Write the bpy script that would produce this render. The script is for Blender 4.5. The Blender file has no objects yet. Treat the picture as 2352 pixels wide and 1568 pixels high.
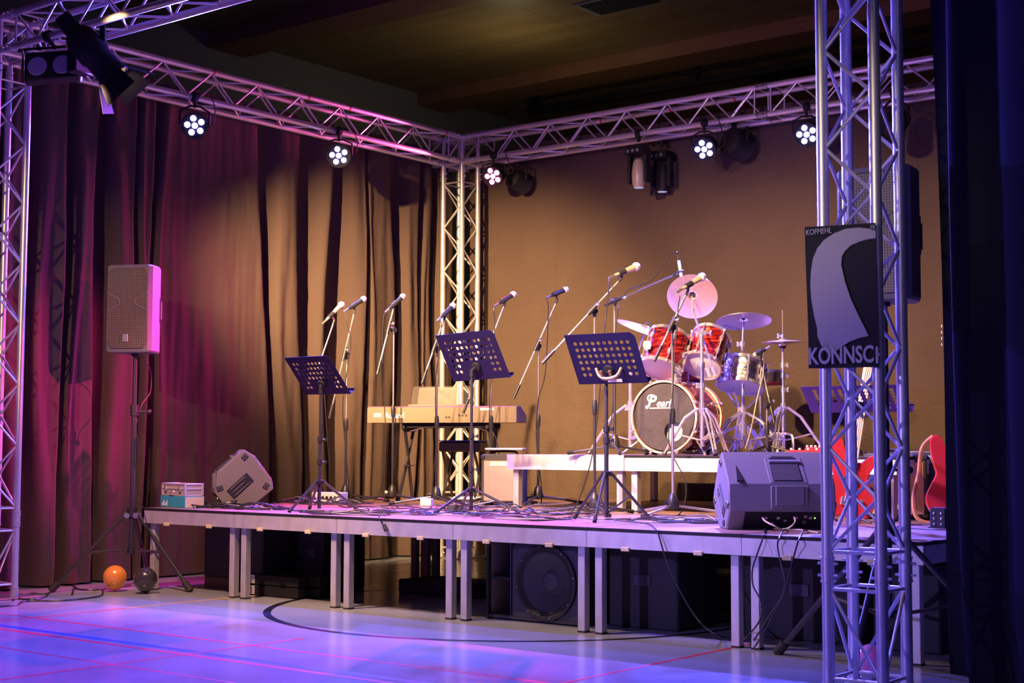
import bpy, math, random
from mathutils import Vector, Matrix, noise
V = Vector
R_ = math.radians
sc = bpy.context.scene
C = sc.collection

# ------------------------------------------------------------------ camera
FPX = 3368.5
PSI, PITCH, ROLL, CAMH = 0.6694, 0.0721, 0.0031, 1.0513
cF = V((-math.sin(PSI)*math.cos(PITCH), math.cos(PSI)*math.cos(PITCH), math.sin(PITCH)))
_r = V((math.cos(PSI), math.sin(PSI), 0)); _u = _r.cross(cF)
cR = _r*math.cos(ROLL)+_u*math.sin(ROLL); cU = -_r*math.sin(ROLL)+_u*math.cos(ROLL)
cC = V((0, 0, CAMH))
cam = bpy.data.cameras.new('camera'); camo = bpy.data.objects.new('camera', cam); C.objects.link(camo)
m = Matrix((cR, cU, -cF)).transposed().to_4x4(); m.translation = cC
camo.matrix_world = m
cam.lens = FPX/2352*36; cam.sensor_width = 36; cam.clip_end = 200
cam.dof.use_dof = True; cam.dof.focus_distance = 9.8; cam.dof.aperture_fstop = 5.0
sc.camera = camo
sc.view_settings.view_transform = 'Standard'; sc.view_settings.look = 'None'
sc.view_settings.exposure = 0.0; sc.view_settings.gamma = 1.0
sc.view_settings.use_curve_mapping = False
w = bpy.data.worlds.new('world'); sc.world = w; w.use_nodes = True
w.node_tree.nodes['Background'].inputs[0].default_value = (0.5, 0.42, 0.5, 1)
w.node_tree.nodes['Background'].inputs[1].default_value = 0.006

def lamp(name, kind, loc, aim, col, power, size=0.05, spot=60, blend=0.4, parent=None, shape=None, radius=None):
    l = bpy.data.lights.new(name, kind); l.color = col; l.energy = power
    if kind == 'SPOT':
        l.spot_size = R_(spot); l.spot_blend = blend; l.shadow_soft_size = size
    elif kind == 'AREA':
        l.shape = 'DISK'; l.size = size
    else: l.shadow_soft_size = size
    o = bpy.data.objects.new(name, l); C.objects.link(o)
    d = V(aim)-V(loc)
    o.location = loc; o.rotation_euler = d.to_track_quat('-Z', 'Y').to_euler()
    return o
WARM = (1.0, 0.60, 0.27); BLUE = (0.13, 0.12, 1.0); VIO = (0.42, 0.24, 1.0); MAG = (1.0, 0.05, 0.27)
# lamps on the front truss and hall side (lights only, no housings are modelled for them)
lamp('warm_wash', 'SPOT', (-7.6, 5.1, 3.78), (-9.0, 10.6, 1.7), WARM, 7400, 0.05, 44, 1.0)
lamp('warm_wash_middle', 'SPOT', (-6.4, 5.3, 3.78), (-7.3, 10.6, 0.9), WARM, 2500, 0.05, 62, 1.0)
lamp('warm_wash_right', 'SPOT', (-4.9, 5.3, 3.78), (-5.2, 10.6, 0.9), WARM, 3000, 0.05, 62, 1.0)
lamp('front_warm_left', 'SPOT', (-7.3, 5.0, 3.3), (-8.0, 7.0, 0.3), (1.0, 0.52, 0.36), 800, 0.05, 62, 0.9)
lamp('front_warm_middle', 'SPOT', (-5.8, 5.6, 3.72), (-5.8, 7.2, 0.4), (1.0, 0.58, 0.5), 330, 0.05, 90, 0.9)
lamp('front_blue', 'SPOT', (-6.0, 5.2, 3.72), (-4.2, 7.9, 0.6), (0.28, 0.18, 1.0), 2600, 0.05, 36, 0.9)
lamp('deck_violet', 'SPOT', (-6.6, 5.2, 3.72), (-6.2, 8.1, 0.6), (0.62, 0.36, 1.0), 1100, 0.05, 44, 0.9)
lamp('hall_blue', 'SPOT', (-6.6, -2.5, 2.3), (-4.2, 7.0, 0.8), (0.36, 0.26, 0.95), 1600, 0.06, 34, 1.0)
lamp('hall_violet', 'SPOT', (-0.9, -1.0, 4.2), (-2.9, 5.6, 1.6), (0.75, 0.55, 0.9), 180, 0.1, 20, 0.9)
lamp('hall_warm', 'SPOT', (-3.4, -0.6, 3.0), (-2.95, 6.5, 2.15), (1.0, 0.78, 0.33), 420, 0.08, 15, 0.9)
lamp('hall_warm_left', 'SPOT', (-5.0, -1.0, 4.0), (-9.15, 7.0, 1.9), (1.0, 0.66, 0.3), 1500, 0.05, 17, 0.9)
lamp('side_magenta', 'SPOT', (-2.8, 8.4, 3.55), (-9.05, 6.8, 1.55), MAG, 4300, 0.05, 17, 1.0)
lamp('truss_pink_fill', 'SPOT', (-8.93, 10.5, 3.70), (-9.02, 8.6, 3.98), (1.0, 0.10, 0.5), 330, 0.03, 50, 1.0)  # unseen light added for pink spill along the side beam
lamp('truss_spill_fill', 'SPOT', (-5.6, 5.7, 3.3), (-6.6, 10.8, 4.0), (0.8, 0.42, 0.7), 240, 0.05, 46, 1.0)  # unseen light added in place of spotlight spill on the rear truss
lamp('hall_lamp', 'POINT', (-10.6, 13.4, 5.0), (0, 0, 0), (1.0, 0.88, 0.42), 14, 0.15)
lamp('hall_lamp_front', 'POINT', (1.0, 1.5, 4.6), (0, 0, 0), (0.75, 0.85, 0.45), 10, 0.2)

# pixel -> world helpers (2352 x 1568 frame)
def ray(x, y): return cF + cR*((x-1176)/FPX) - cU*((y-784)/FPX)
def atd(x, y, Z): return cC + ray(x, y)*Z
def onz(x, y, z): d = ray(x, y); return cC + d*((z-cC.z)/d.z)
def ony(x, y, Y): d = ray(x, y); return cC + d*(Y/d.y)
def onx(x, y, X): d = ray(x, y); return cC + d*(X/d.x)
def dep(P): return (V(P)-cC).dot(cF)
def onpole(P, y):           # height on the vertical through P seen at pixel row y
    lo, hi = -1.0, 8.0
    for _ in range(40):
        mz = (lo+hi)/2; q = V((P[0], P[1], mz))-cC
        py = 784-FPX*q.dot(cU)/q.dot(cF)
        if py > y: lo = mz
        else: hi = mz
    return lo

# ------------------------------------------------------------------ materials
def mat(name, col, rough=0.5, metal=0.0, spec=0.5, coat=0.0, emit=None, es=0, bump=None, vary=None, trans=0, alpha=1, sheen=0):
    mt = bpy.data.materials.new(name); mt.use_nodes = True
    nt = mt.node_tree; b = nt.nodes['Principled BSDF']
    b.inputs['Base Color'].default_value = (*col, 1); b.inputs['Roughness'].default_value = rough
    b.inputs['Metallic'].default_value = metal; b.inputs['Specular IOR Level'].default_value = spec
    b.inputs['Coat Weight'].default_value = coat; b.inputs['Coat Roughness'].default_value = 0.1
    if sheen: b.inputs['Sheen Weight'].default_value = sheen
    if trans: b.inputs['Transmission Weight'].default_value = trans; b.inputs['IOR'].default_value = 1.2
    b.inputs['Alpha'].default_value = alpha
    if emit: b.inputs['Emission Color'].default_value = (*emit, 1); b.inputs['Emission Strength'].default_value = es
    tc = nt.nodes.new('ShaderNodeTexCoord')
    if vary:     # (scale, amount, (sx,sy,sz))
        n = nt.nodes.new('ShaderNodeTexNoise'); n.inputs['Scale'].default_value = vary[0]; n.inputs['Detail'].default_value = 5
        mp = nt.nodes.new('ShaderNodeMapping'); mp.inputs['Scale'].default_value = vary[2] if len(vary) > 2 else (1, 1, 1)
        nt.links.new(tc.outputs['Object'], mp.inputs[0]); nt.links.new(mp.outputs[0], n.inputs[0])
        mx = nt.nodes.new('ShaderNodeMix'); mx.data_type = 'RGBA'
        a = vary[1]
        mx.inputs[6].default_value = (*[c*(1-a) for c in col], 1); mx.inputs[7].default_value = (*[min(1, c*(1+a)) for c in col], 1)
        nt.links.new(n.outputs[0], mx.inputs[0]); nt.links.new(mx.outputs[2], b.inputs['Base Color'])
        mr = nt.nodes.new('ShaderNodeMapRange'); mr.inputs[3].default_value = max(0.02, rough*0.8); mr.inputs[4].default_value = min(1, rough*1.25)
        nt.links.new(n.outputs[0], mr.inputs[0]); nt.links.new(mr.outputs[0], b.inputs['Roughness'])
    if bump:     # (scale, strength, (sx,sy,sz))
        n = nt.nodes.new('ShaderNodeTexNoise'); n.inputs['Scale'].default_value = bump[0]; n.inputs['Detail'].default_value = 6
        mp = nt.nodes.new('ShaderNodeMapping'); mp.inputs['Scale'].default_value = bump[2] if len(bump) > 2 else (1, 1, 1)
        nt.links.new(tc.outputs['Object'], mp.inputs[0]); nt.links.new(mp.outputs[0], n.inputs[0])
        bp = nt.nodes.new('ShaderNodeBump'); bp.inputs['Strength'].default_value = bump[1]; bp.inputs['Distance'].default_value = 0.02
        nt.links.new(n.outputs[0], bp.inputs['Height']); nt.links.new(bp.outputs[0], b.inputs['Normal'])
    return mt
M = {}
M['alu'] = mat('aluminium', (0.74, 0.73, 0.72), 0.36, 0.7, vary=(9, 0.12))
M['alu_old'] = mat('scuffed_aluminium', (0.50, 0.49, 0.48), 0.52, 0.55, vary=(14, 0.25, (1, 1, 0.4)))
M['chrome'] = mat('chrome', (0.90, 0.89, 0.88), 0.17, 0.85)
M['steel'] = mat('satin_steel', (0.6, 0.58, 0.55), 0.3, 0.9)
M['blackmetal'] = mat('black_metal', (0.028, 0.028, 0.032), 0.28, 0.0, 0.7, coat=0.3)
M['blackpaint'] = mat('matt_black_paint', (0.012, 0.012, 0.013), 0.6, spec=0.25, vary=(20, 0.3))
M['riser'] = mat('bright_aluminium', (0.82, 0.80, 0.78), 0.5, 0.2, vary=(10, 0.08))
M['plastic'] = mat('black_plastic', (0.02, 0.02, 0.022), 0.4)
M['rubber'] = mat('rubber', (0.018, 0.018, 0.018), 0.75)
M['cable'] = mat('cable_rubber', (0.02, 0.02, 0.022), 0.38, spec=0.6)
M['cabinet'] = mat('textured_cabinet', (0.17, 0.16, 0.155), 0.62, bump=(260, 0.14), vary=(120, 0.25))
M['cabinet_dark'] = mat('dark_cabinet', (0.02, 0.02, 0.024), 0.6, bump=(200, 0.3), vary=(3, 0.4))
M['drape'] = mat('dark_molton', (0.082, 0.057, 0.050), 0.92, spec=0.1, bump=(9, 0.35, (1, 1, 0.35)), vary=(2.2, 0.18, (1, 1, 0.3)))
M['blackdrape'] = mat('black_molton', (0.012, 0.012, 0.016), 0.9, spec=0.05)
M['grille'] = None
M['wood'] = mat('plywood', (0.42, 0.26, 0.13), 0.55, vary=(6, 0.25, (1, 8, 8)))
M['white'] = mat('white_plastic', (0.75, 0.74, 0.70), 0.4)
M['ink'] = mat('white_print', (0.8, 0.8, 0.8), 0.6)
M['dish'] = mat('dark_print', (0.02, 0.02, 0.03), 0.6)
M['red_tape'] = mat('red_tape', (0.55, 0.01, 0.02), 0.5)
M['brass'] = mat('cymbal_bronze', (0.78, 0.60, 0.42), 0.27, 0.85, bump=(60, 0.08))
M['skin'] = mat('clear_drumhead', (0.62, 0.60, 0.62), 0.3, coat=0.3)
M['hoopwood'] = mat('maple_hoop', (0.75, 0.58, 0.36), 0.35, coat=0.4)
M['headblack'] = mat('black_drumhead', (0.035, 0.029, 0.027), 0.45, vary=(30, 0.5))
M['red'] = mat('red_lacquer', (0.62, 0.035, 0.035), 0.2, coat=0.8)
M['maple'] = mat('maple', (0.78, 0.55, 0.28), 0.35, coat=0.3)
M['tolex'] = mat('grey_tolex', (0.06, 0.055, 0.05), 0.75, bump=(300, 0.4), vary=(160, 0.5))
M['keyboard'] = mat('keyboard_shell', (0.15, 0.115, 0.08), 0.5)
M['blue_case'] = mat('blue_card', (0.03, 0.30, 0.50), 0.6)
M['card'] = mat('card', (0.62, 0.50, 0.33), 0.7)
M['gold'] = mat('orange_latex', (0.85, 0.30, 0.05), 0.22, 0.15, coat=0.6)
M['balloonblack'] = mat('black_latex', (0.035, 0.03, 0.03), 0.2, coat=0.5)
M['balloonpink'] = mat('pink_latex', (0.85, 0.25, 0.45), 0.22, coat=0.5)
M['yellow'] = mat('yellowed_plastic', (0.55, 0.47, 0.26), 0.5)
M['purple_lit_desk'] = mat('purple_light_tint', (0.16, 0.07, 0.2), 0.35, 0.2)  # purple stage light put into the desk colour
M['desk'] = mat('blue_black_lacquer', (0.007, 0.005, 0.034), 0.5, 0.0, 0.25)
M['led_green'] = mat('green_led', (0.1, 0.9, 0.1), 0.4, emit=(0.2, 1, 0.05), es=6)
M['glassdim'] = mat('lamp_glass', (0.35, 0.3, 0.4), 0.12, coat=0.8)
M['bulb'] = mat('hot_lamp', (1, 0.8, 0.5), 0.5, emit=(1, 0.62, 0.25), es=40)
M['led_blue'] = mat('lit_led_blue', (0.3, 0.3, 1), 0.4, emit=(0.32, 0.28, 1.0), es=14)
M['led_pink'] = mat('lit_led_pink', (1, 0.3, 0.6), 0.4, emit=(1.0, 0.16, 0.5), es=14)
M['acrylic'] = mat('clear_acrylic', (0.2, 0.19, 0.18), 0.12, alpha=0.10)
M['leather'] = mat('tan_strap', (0.50, 0.22, 0.06), 0.6)
M['stoolblue'] = mat('blue_piping', (0.02, 0.08, 0.6), 0.5)

def nodemat(name, build):
    mt = bpy.data.materials.new(name); mt.use_nodes = True
    build(mt.node_tree, mt.node_tree.nodes['Principled BSDF']); M[name] = mt; return mt
def N(nt, t, **k):
    n = nt.nodes.new(t)
    for a, b in k.items():
        if a.startswith('i_'): n.inputs[a[2:].replace('_', ' ')].default_value = b
        else: setattr(n, a, b)
    return n
def ramp(nt, fac, stops, out):
    r = N(nt, 'ShaderNodeValToRGB'); cr = r.color_ramp
    while len(cr.elements) < len(stops): cr.elements.new(0.5)
    for e, (p, c) in zip(cr.elements, stops): e.position = p; e.color = (*c, 1)
    nt.links.new(fac, r.inputs[0]); nt.links.new(r.outputs[0], out); return r
def _floor(nt, b):
    tc = N(nt, 'ShaderNodeTexCoord'); n = N(nt, 'ShaderNodeTexNoise'); n.inputs['Scale'].default_value = 1.3; n.inputs['Detail'].default_value = 8
    nt.links.new(tc.outputs['Object'], n.inputs[0])
    ramp(nt, n.outputs[0], [(0.3, (0.25, 0.29, 0.34)), (0.7, (0.31, 0.35, 0.40))], b.inputs['Base Color'])
    n2 = N(nt, 'ShaderNodeTexNoise'); n2.inputs['Scale'].default_value = 5; n2.inputs['Detail'].default_value = 6
    nt.links.new(tc.outputs['Object'], n2.inputs[0])
    mr = N(nt, 'ShaderNodeMapRange'); mr.inputs[3].default_value = 0.14; mr.inputs[4].default_value = 0.26
    nt.links.new(n2.outputs[0], mr.inputs[0]); nt.links.new(mr.outputs[0], b.inputs['Roughness'])
    bp = N(nt, 'ShaderNodeBump'); bp.inputs['Strength'].default_value = 0.04; nt.links.new(n2.outputs[0], bp.inputs['Height']); nt.links.new(bp.outputs[0], b.inputs['Normal'])
nodemat('gym_floor', _floor)
def _deck(nt, b):
    tc = N(nt, 'ShaderNodeTexCoord'); n = N(nt, 'ShaderNodeTexNoise'); n.inputs['Scale'].default_value = 3; n.inputs['Detail'].default_value = 10
    nt.links.new(tc.outputs['Object'], n.inputs[0])
    ramp(nt, n.outputs[0], [(0.3, (0.20, 0.12, 0.085)), (0.7, (0.33, 0.20, 0.14))], b.inputs['Base Color'])
    b.inputs['Roughness'].default_value = 0.42
nodemat('deck_board', _deck)
def _ceil(nt, b):
    tc = N(nt, 'ShaderNodeTexCoord'); mp = N(nt, 'ShaderNodeMapping'); mp.inputs['Scale'].default_value = (0.35, 3.2, 1)
    n = N(nt, 'ShaderNodeTexNoise'); n.inputs['Scale'].default_value = 1.2; n.inputs['Detail'].default_value = 6
    nt.links.new(tc.outputs['Object'], mp.inputs[0]); nt.links.new(mp.outputs[0], n.inputs[0])
    br = N(nt, 'ShaderNodeTexBrick'); br.inputs['Scale'].default_value = 1; br.inputs['Mortar Size'].default_value = 0.006
    br.inputs['Brick Width'].default_value = 2.5; br.inputs['Row Height'].default_value = 1.25; br.offset = 0
    br.inputs['Mortar'].default_value = (0.5, 0.5, 0.5, 1); br.inputs['Color1'].default_value = (1, 1, 1, 1); br.inputs['Color2'].default_value = (0.93, 0.93, 0.93, 1)
    nt.links.new(tc.outputs['Object'], br.inputs[0])
    r = ramp(nt, n.outputs[0], [(0.25, (0.24, 0.15, 0.075)), (0.75, (0.36, 0.24, 0.13))], b.inputs['Base Color'])
    mx = N(nt, 'ShaderNodeMix', data_type='RGBA', blend_type='MULTIPLY'); mx.inputs[0].default_value = 1
    nt.links.new(r.outputs[0], mx.inputs[6]); nt.links.new(br.outputs[0], mx.inputs[7]); nt.links.new(mx.outputs[2], b.inputs['Base Color'])
    b.inputs['Roughness'].default_value = 0.5
nodemat('ceiling_wood', _ceil)
M['beam'] = mat('beam_wood', (0.30, 0.14, 0.075), 0.55, vary=(3, 0.2, (0.4, 4, 4)))
M['wall'] = mat('grey_wall', (0.26, 0.25, 0.24), 0.8, vary=(1.5, 0.06))
def _back(nt, b):      # creased backdrop cloth: fold creases from stretched noise, no light painted in
    tc = N(nt, 'ShaderNodeTexCoord')
    n = N(nt, 'ShaderNodeTexNoise'); n.inputs['Scale'].default_value = 1.4; n.inputs['Detail'].default_value = 4
    nt.links.new(tc.outputs['Object'], n.inputs[0])
    mixv = N(nt, 'ShaderNodeMix', data_type='RGBA'); mixv.inputs[0].default_value = 0.35
    nt.links.new(tc.outputs['Object'], mixv.inputs[6]); nt.links.new(n.outputs[1], mixv.inputs[7])
    outs = []
    for s, sc_, th in (((2.2, 1, 7.0), 0.9, 0.02), ((6.5, 1, 1.6), 1.0, 0.03), ((3, 1, 3.2), 1.7, 0.04)):
        mp = N(nt, 'ShaderNodeMapping'); mp.inputs['Scale'].default_value = s
        nt.links.new(mixv.outputs[2], mp.inputs[0])
        nn = N(nt, 'ShaderNodeTexNoise'); nn.inputs['Scale'].default_value = sc_; nn.inputs['Detail'].default_value = 3; nn.inputs['Roughness'].default_value = 0.6
        nt.links.new(mp.outputs[0], nn.inputs[0])
        s1 = N(nt, 'ShaderNodeMath', operation='SUBTRACT'); s1.inputs[1].default_value = 0.5; nt.links.new(nn.outputs[0], s1.inputs[0])
        a1 = N(nt, 'ShaderNodeMath', operation='ABSOLUTE'); nt.links.new(s1.outputs[0], a1.inputs[0])
        mr = N(nt, 'ShaderNodeMapRange'); mr.inputs[1].default_value = 0; mr.inputs[2].default_value = th; nt.links.new(a1.outputs[0], mr.inputs[0])
        outs.append(mr.outputs[0])
    ad = N(nt, 'ShaderNodeMath', operation='ADD'); nt.links.new(outs[0], ad.inputs[0]); nt.links.new(outs[1], ad.inputs[1])
    ad2 = N(nt, 'ShaderNodeMath', operation='ADD'); nt.links.new(ad.outputs[0], ad2.inputs[0]); nt.links.new(outs[2], ad2.inputs[1])
    bp = N(nt, 'ShaderNodeBump'); bp.inputs['Strength'].default_value = 0.28; bp.inputs['Distance'].default_value = 0.008
    nt.links.new(ad2.outputs[0], bp.inputs['Height']); nt.links.new(bp.outputs[0], b.inputs['Normal'])
    ramp(nt, n.outputs[0], [(0.3, (0.064, 0.044, 0.036)), (0.7, (0.080, 0.056, 0.045))], b.inputs['Base Color'])
    b.inputs['Roughness'].default_value = 0.85; b.inputs['Specular IOR Level'].default_value = 0.15
nodemat('backdrop_cloth', _back)
def _dots(name, base, hole, scale, thr, metal=0.0, rough=0.5):
    def f(nt, b):
        tc = N(nt, 'ShaderNodeTexCoord'); v = N(nt, 'ShaderNodeTexVoronoi'); v.inputs['Scale'].default_value = scale; v.inputs['Randomness'].default_value = 0
        nt.links.new(tc.outputs['Object'], v.inputs['Vector'])
        ramp(nt, v.outputs['Distance'], [(thr, hole), (thr+0.08, base)], b.inputs['Base Color'])
        b.inputs['Roughness'].default_value = rough; b.inputs['Metallic'].default_value = metal
        bp = N(nt, 'ShaderNodeBump'); bp.inputs['Strength'].default_value = 0.4; bp.inputs['Distance'].default_value = 0.003
        nt.links.new(v.outputs['Distance'], bp.inputs['Height']); nt.links.new(bp.outputs[0], b.inputs['Normal'])
    nodemat(name, f)
_dots('speaker_grille', (0.16, 0.13, 0.10), (0.01, 0.01, 0.01), 75, 0.30, 0.2, 0.45)
_dots('amp_grille', (0.40, 0.35, 0.27), (0.06, 0.045, 0.03), 90, 0.22, 0.4, 0.4)
_dots('gold_grille', (0.62, 0.42, 0.16), (0.03, 0.02, 0.01), 40, 0.36, 0.5, 0.4)
def _redshell(nt, b):
    tc = N(nt, 'ShaderNodeTexCoord'); mp = N(nt, 'ShaderNodeMapping'); mp.inputs['Scale'].default_value = (9, 9, 55)
    n = N(nt, 'ShaderNodeTexNoise'); n.inputs['Scale'].default_value = 1.4; n.inputs['Detail'].default_value = 4; n.inputs['Distortion'].default_value = 0.8
    nt.links.new(tc.outputs['Object'], mp.inputs[0]); nt.links.new(mp.outputs[0], n.inputs[0])
    ramp(nt, n.outputs[0], [(0.38, (0.05, 0.003, 0.005)), (0.52, (0.26, 0.010, 0.014)), (0.66, (0.62, 0.06, 0.05))], b.inputs['Base Color'])
    b.inputs['Roughness'].default_value = 0.22; b.inputs['Metallic'].default_value = 0.25; b.inputs['Coat Weight'].default_value = 0.9
nodemat('red_oyster_shell', _redshell)

# ------------------------------------------------------------------ mesh builder
def basis(d, up=(0, 0, 1)):          # matrix whose local Z is d
    d = V(d).normalized(); u = V(up)
    if abs(d.dot(u.normalized())) > 0.999: u = V((0, 1, 0))
    x = u.cross(d).normalized(); y = d.cross(x)
    return Matrix((x, y, d)).transposed()
def mtx(loc=(0, 0, 0), rot=None):
    r = (rot.to_4x4() if rot is not None else Matrix.Identity(4)); r.translation = V(loc); return r
def rz(a): return Matrix.Rotation(R_(a), 3, 'Z')
def rx(a): return Matrix.Rotation(R_(a), 3, 'X')
def ry(a): return Matrix.Rotation(R_(a), 3, 'Y')
class MB:
    def __init__(s, m=None): s.v = []; s.f = []; s.mi = []; s.M = m or Matrix.Identity(4); s.cur = 0
    def add(s, vs, fs, m=None):
        k = len(s.v); T = s.M @ m if m is not None else s.M
        s.v += [T @ V(p) for p in vs]; s.f += [[i+k for i in f] for f in fs]; s.mi += [s.cur]*len(fs); return s
    def box(s, c, size, m=None, taper=None):
        x, y, z = [q/2 for q in size]; t = taper or (1, 1)
        vs = [(-x, -y, -z), (x, -y, -z), (x, y, -z), (-x, y, -z), (-x*t[0], -y*t[1], z), (x*t[0], -y*t[1], z), (x*t[0], y*t[1], z), (-x*t[0], y*t[1], z)]
        return s.add([V(p)+V(c) for p in vs], [(3, 2, 1, 0), (4, 5, 6, 7), (0, 1, 5, 4), (1, 2, 6, 5), (2, 3, 7, 6), (3, 0, 4, 7)], m)
    def bbox(s, c, size, b=0.006, m=None):     # box with chamfered edges on all sides
        x, y, z = [q/2 for q in size]; b = min(b, x*.9, y*.9, z*.9)
        rings = [(-z, x-b, y-b), (-z+b, x, y), (z-b, x, y), (z, x-b, y-b)]
        vs = []
        for (h, X, Y) in rings:
            c2 = b if X == x else 0.0
            if X == x: pts = [(-X+b, -Y), (X-b, -Y), (X, -Y+b), (X, Y-b), (X-b, Y), (-X+b, Y), (-X, Y-b), (-X, -Y+b)]
            else: pts = [(-X, -Y), (X, -Y), (X, -Y), (X, Y), (X, Y), (-X, Y), (-X, Y), (-X, -Y)]
            vs += [V((p[0], p[1], h))+V(c) for p in pts]
        fs = [tuple(reversed((0, 1, 3, 5)))]
        for r in range(3):
            for i in range(8):
                j = (i+1) % 8; fs.append((r*8+i, r*8+j, (r+1)*8+j, (r+1)*8+i))
        fs.append((24, 25, 27, 29))
        return s.add(vs, fs, m)
    def lathe(s, prof, seg=24, m=None, cap=True, sx=1.0):
        vs = []; fs = []
        for (r, h) in prof: vs += [(r*math.cos(6.28318*i/seg)*sx, r*math.sin(6.28318*i/seg), h) for i in range(seg)]
        for k in range(len(prof)-1):
            for i in range(seg):
                j = (i+1) % seg; fs.append((k*seg+i, k*seg+j, (k+1)*seg+j, (k+1)*seg+i))
        if cap:
            if prof[0][0] > 1e-5: fs.append(tuple(reversed(range(seg))))
            if prof[-1][0] > 1e-5: fs.append(tuple(range((len(prof)-1)*seg, len(prof)*seg)))
        return s.add(vs, fs, m)
    def cyl(s, a, b, r, r2=None, seg=10):
        a = V(a); b = V(b); L = (b-a).length
        if L < 1e-6: return s
        return s.lathe([(r, 0), (r if r2 is None else r2, L)], seg, mtx(a, basis(b-a)))
    def rod(s, pts, r, seg=8):          # smooth sweep
        pts = [V(p) for p in pts]; n = len(pts); vs = []; fs = []
        t0 = (pts[1]-pts[0]).normalized(); B = basis(t0); x = B.col[0].copy()
        for i, p in enumerate(pts):
            t = (pts[min(i+1, n-1)]-pts[max(i-1, 0)]).normalized()
            x = (x-t*x.dot(t))
            x = x.normalized() if x.length > 1e-6 else basis(t).col[0]
            y = t.cross(x)
            rr = r[i] if isinstance(r, (list, tuple)) else r
            vs += [p+(x*math.cos(6.28318*k/seg)+y*math.sin(6.28318*k/seg))*rr for k in range(seg)]
        for i in range(n-1):
            for k in range(seg):
                j = (k+1) % seg; fs.append((i*seg+k, i*seg+j, (i+1)*seg+j, (i+1)*seg+k))
        fs.append(tuple(reversed(range(seg)))); fs.append(tuple(range((n-1)*seg, n*seg)))
        return s.add(vs, fs)
    def prism(s, poly, z0, z1, m=None, inset=0.0):
        n = len(poly); cx = sum(p[0] for p in poly)/n; cy = sum(p[1] for p in poly)/n
        if inset:
            def sh(p):
                d = V((p[0]-cx, p[1]-cy)); L = d.length or 1; return (p[0]-d.x/L*inset, p[1]-d.y/L*inset)
            rings = [([sh(p) for p in poly], z0), (poly, z0+inset), (poly, z1-inset), ([sh(p) for p in poly], z1)]
        else: rings = [(poly, z0), (poly, z1)]
        vs = [(p[0], p[1], h) for (pl, h) in rings for p in pl]; fs = [tuple(reversed(range(n)))]
        for k in range(len(rings)-1):
            for i in range(n):
                j = (i+1) % n; fs.append((k*n+i, k*n+j, (k+1)*n+j, (k+1)*n+i))
        fs.append(tuple(range((len(rings)-1)*n, len(rings)*n)))
        return s.add(vs, fs, m)
    def ball(s, c, r, seg=16, rings=10, sz=1.0, m=None):
        prof = [(r*math.sin(math.pi*k/rings)+(1e-6 if k in (0, rings) else 0), -r*sz*math.cos(math.pi*k/rings)) for k in range(rings+1)]
        return s.lathe(prof, seg, (m or Matrix.Identity(4)) @ mtx(c), cap=False)
    def torus(s, R, r, seg=32, sg=8, m=None, a0=0, a1=360):
        full = abs(a1-a0) >= 359.9; vs = []; fs = []; n = seg if full else seg+1
        for i in range(n):
            a = R_(a0+(a1-a0)*i/seg)
            vs += [((R+r*math.cos(6.28318*k/sg))*math.cos(a), (R+r*math.cos(6.28318*k/sg))*math.sin(a), r*math.sin(6.28318*k/sg)) for k in range(sg)]
        for i in range(n if full else n-1):
            i2 = (i+1) % n
            for k in range(sg):
                j = (k+1) % sg; fs.append((i*sg+k, i2*sg+k, i2*sg+j, i*sg+j))
        return s.add(vs, fs, m)
    def build(s, name, mats, parent=None, label=None, smooth=35, kind=None):
        me = bpy.data.meshes.new(name); vs = s.v
        if parent is not None:
            root = parent
            while root.parent: root = root.parent
            inv = Matrix.LocRotScale(root.location, root.rotation_euler, None).inverted()
            if getattr(s, 'world', False): vs = [inv @ p for p in vs]
        me.from_pydata([tuple(p) for p in vs], [], s.f)
        if not isinstance(mats, (list, tuple)): mats = [mats]
        for q in mats: me.materials.append(q if not isinstance(q, str) else M[q])
        me.polygons.foreach_set('material_index', s.mi)
        me.polygons.foreach_set('use_smooth', [True]*len(me.polygons))
        me.set_sharp_from_angle(angle=R_(smooth))
        me.update()
        o = bpy.data.objects.new(name, me); C.objects.link(o)
        if parent is not None: o.parent = parent
        if label: o['label'] = label
        if kind: o['kind'] = kind
        return o
def W():      # builder in world coordinates, converted to the parent's frame
    b = MB(); b.world = True; return b
def thing(name, label, cat, loc=(0, 0, 0), rotz=0, group=None):
    o = bpy.data.objects.new(name, None); C.objects.link(o); o.empty_display_size = 0.05
    o.location = loc; o.rotation_euler = (0, 0, R_(rotz)); o['label'] = label; o['category'] = cat
    if group: o['group'] = group
    return o
def tag(o, label, cat, group=None, kind=None):
    o['label'] = label; o['category'] = cat
    if group: o['group'] = group
    if kind: o['kind'] = kind
    return o
def struct(o): o['kind'] = 'structure'; return o
def text_mesh(s, size, m, name, mt, parent, world=True, shear=0.0, ext=0.001, align='LEFT', bold=0.0, spacing=1.0, width=None):
    cu = bpy.data.curves.new(name, 'FONT'); cu.body = s; cu.size = size; cu.extrude = ext; cu.shear = shear; cu.offset = bold
    cu.align_x = align; cu.resolution_u = 3; cu.space_character = spacing
    o = bpy.data.objects.new('t', cu); C.objects.link(o)
    me = bpy.data.meshes.new_from_object(o.evaluated_get(bpy.context.evaluated_depsgraph_get()))
    bpy.data.objects.remove(o)
    b = MB(m); b.world = world
    xs_ = [v.co.x for v in me.vertices]; kx = width/(max(xs_)-min(xs_)) if width else 1.0; x_0 = min(xs_) if width else 0.0
    b.add([((v.co.x-x_0)*kx, v.co.y, v.co.z) for v in me.vertices], [tuple(p.vertices) for p in me.polygons])
    bpy.data.meshes.remove(me)
    return b.build(name, mt, parent)
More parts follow.
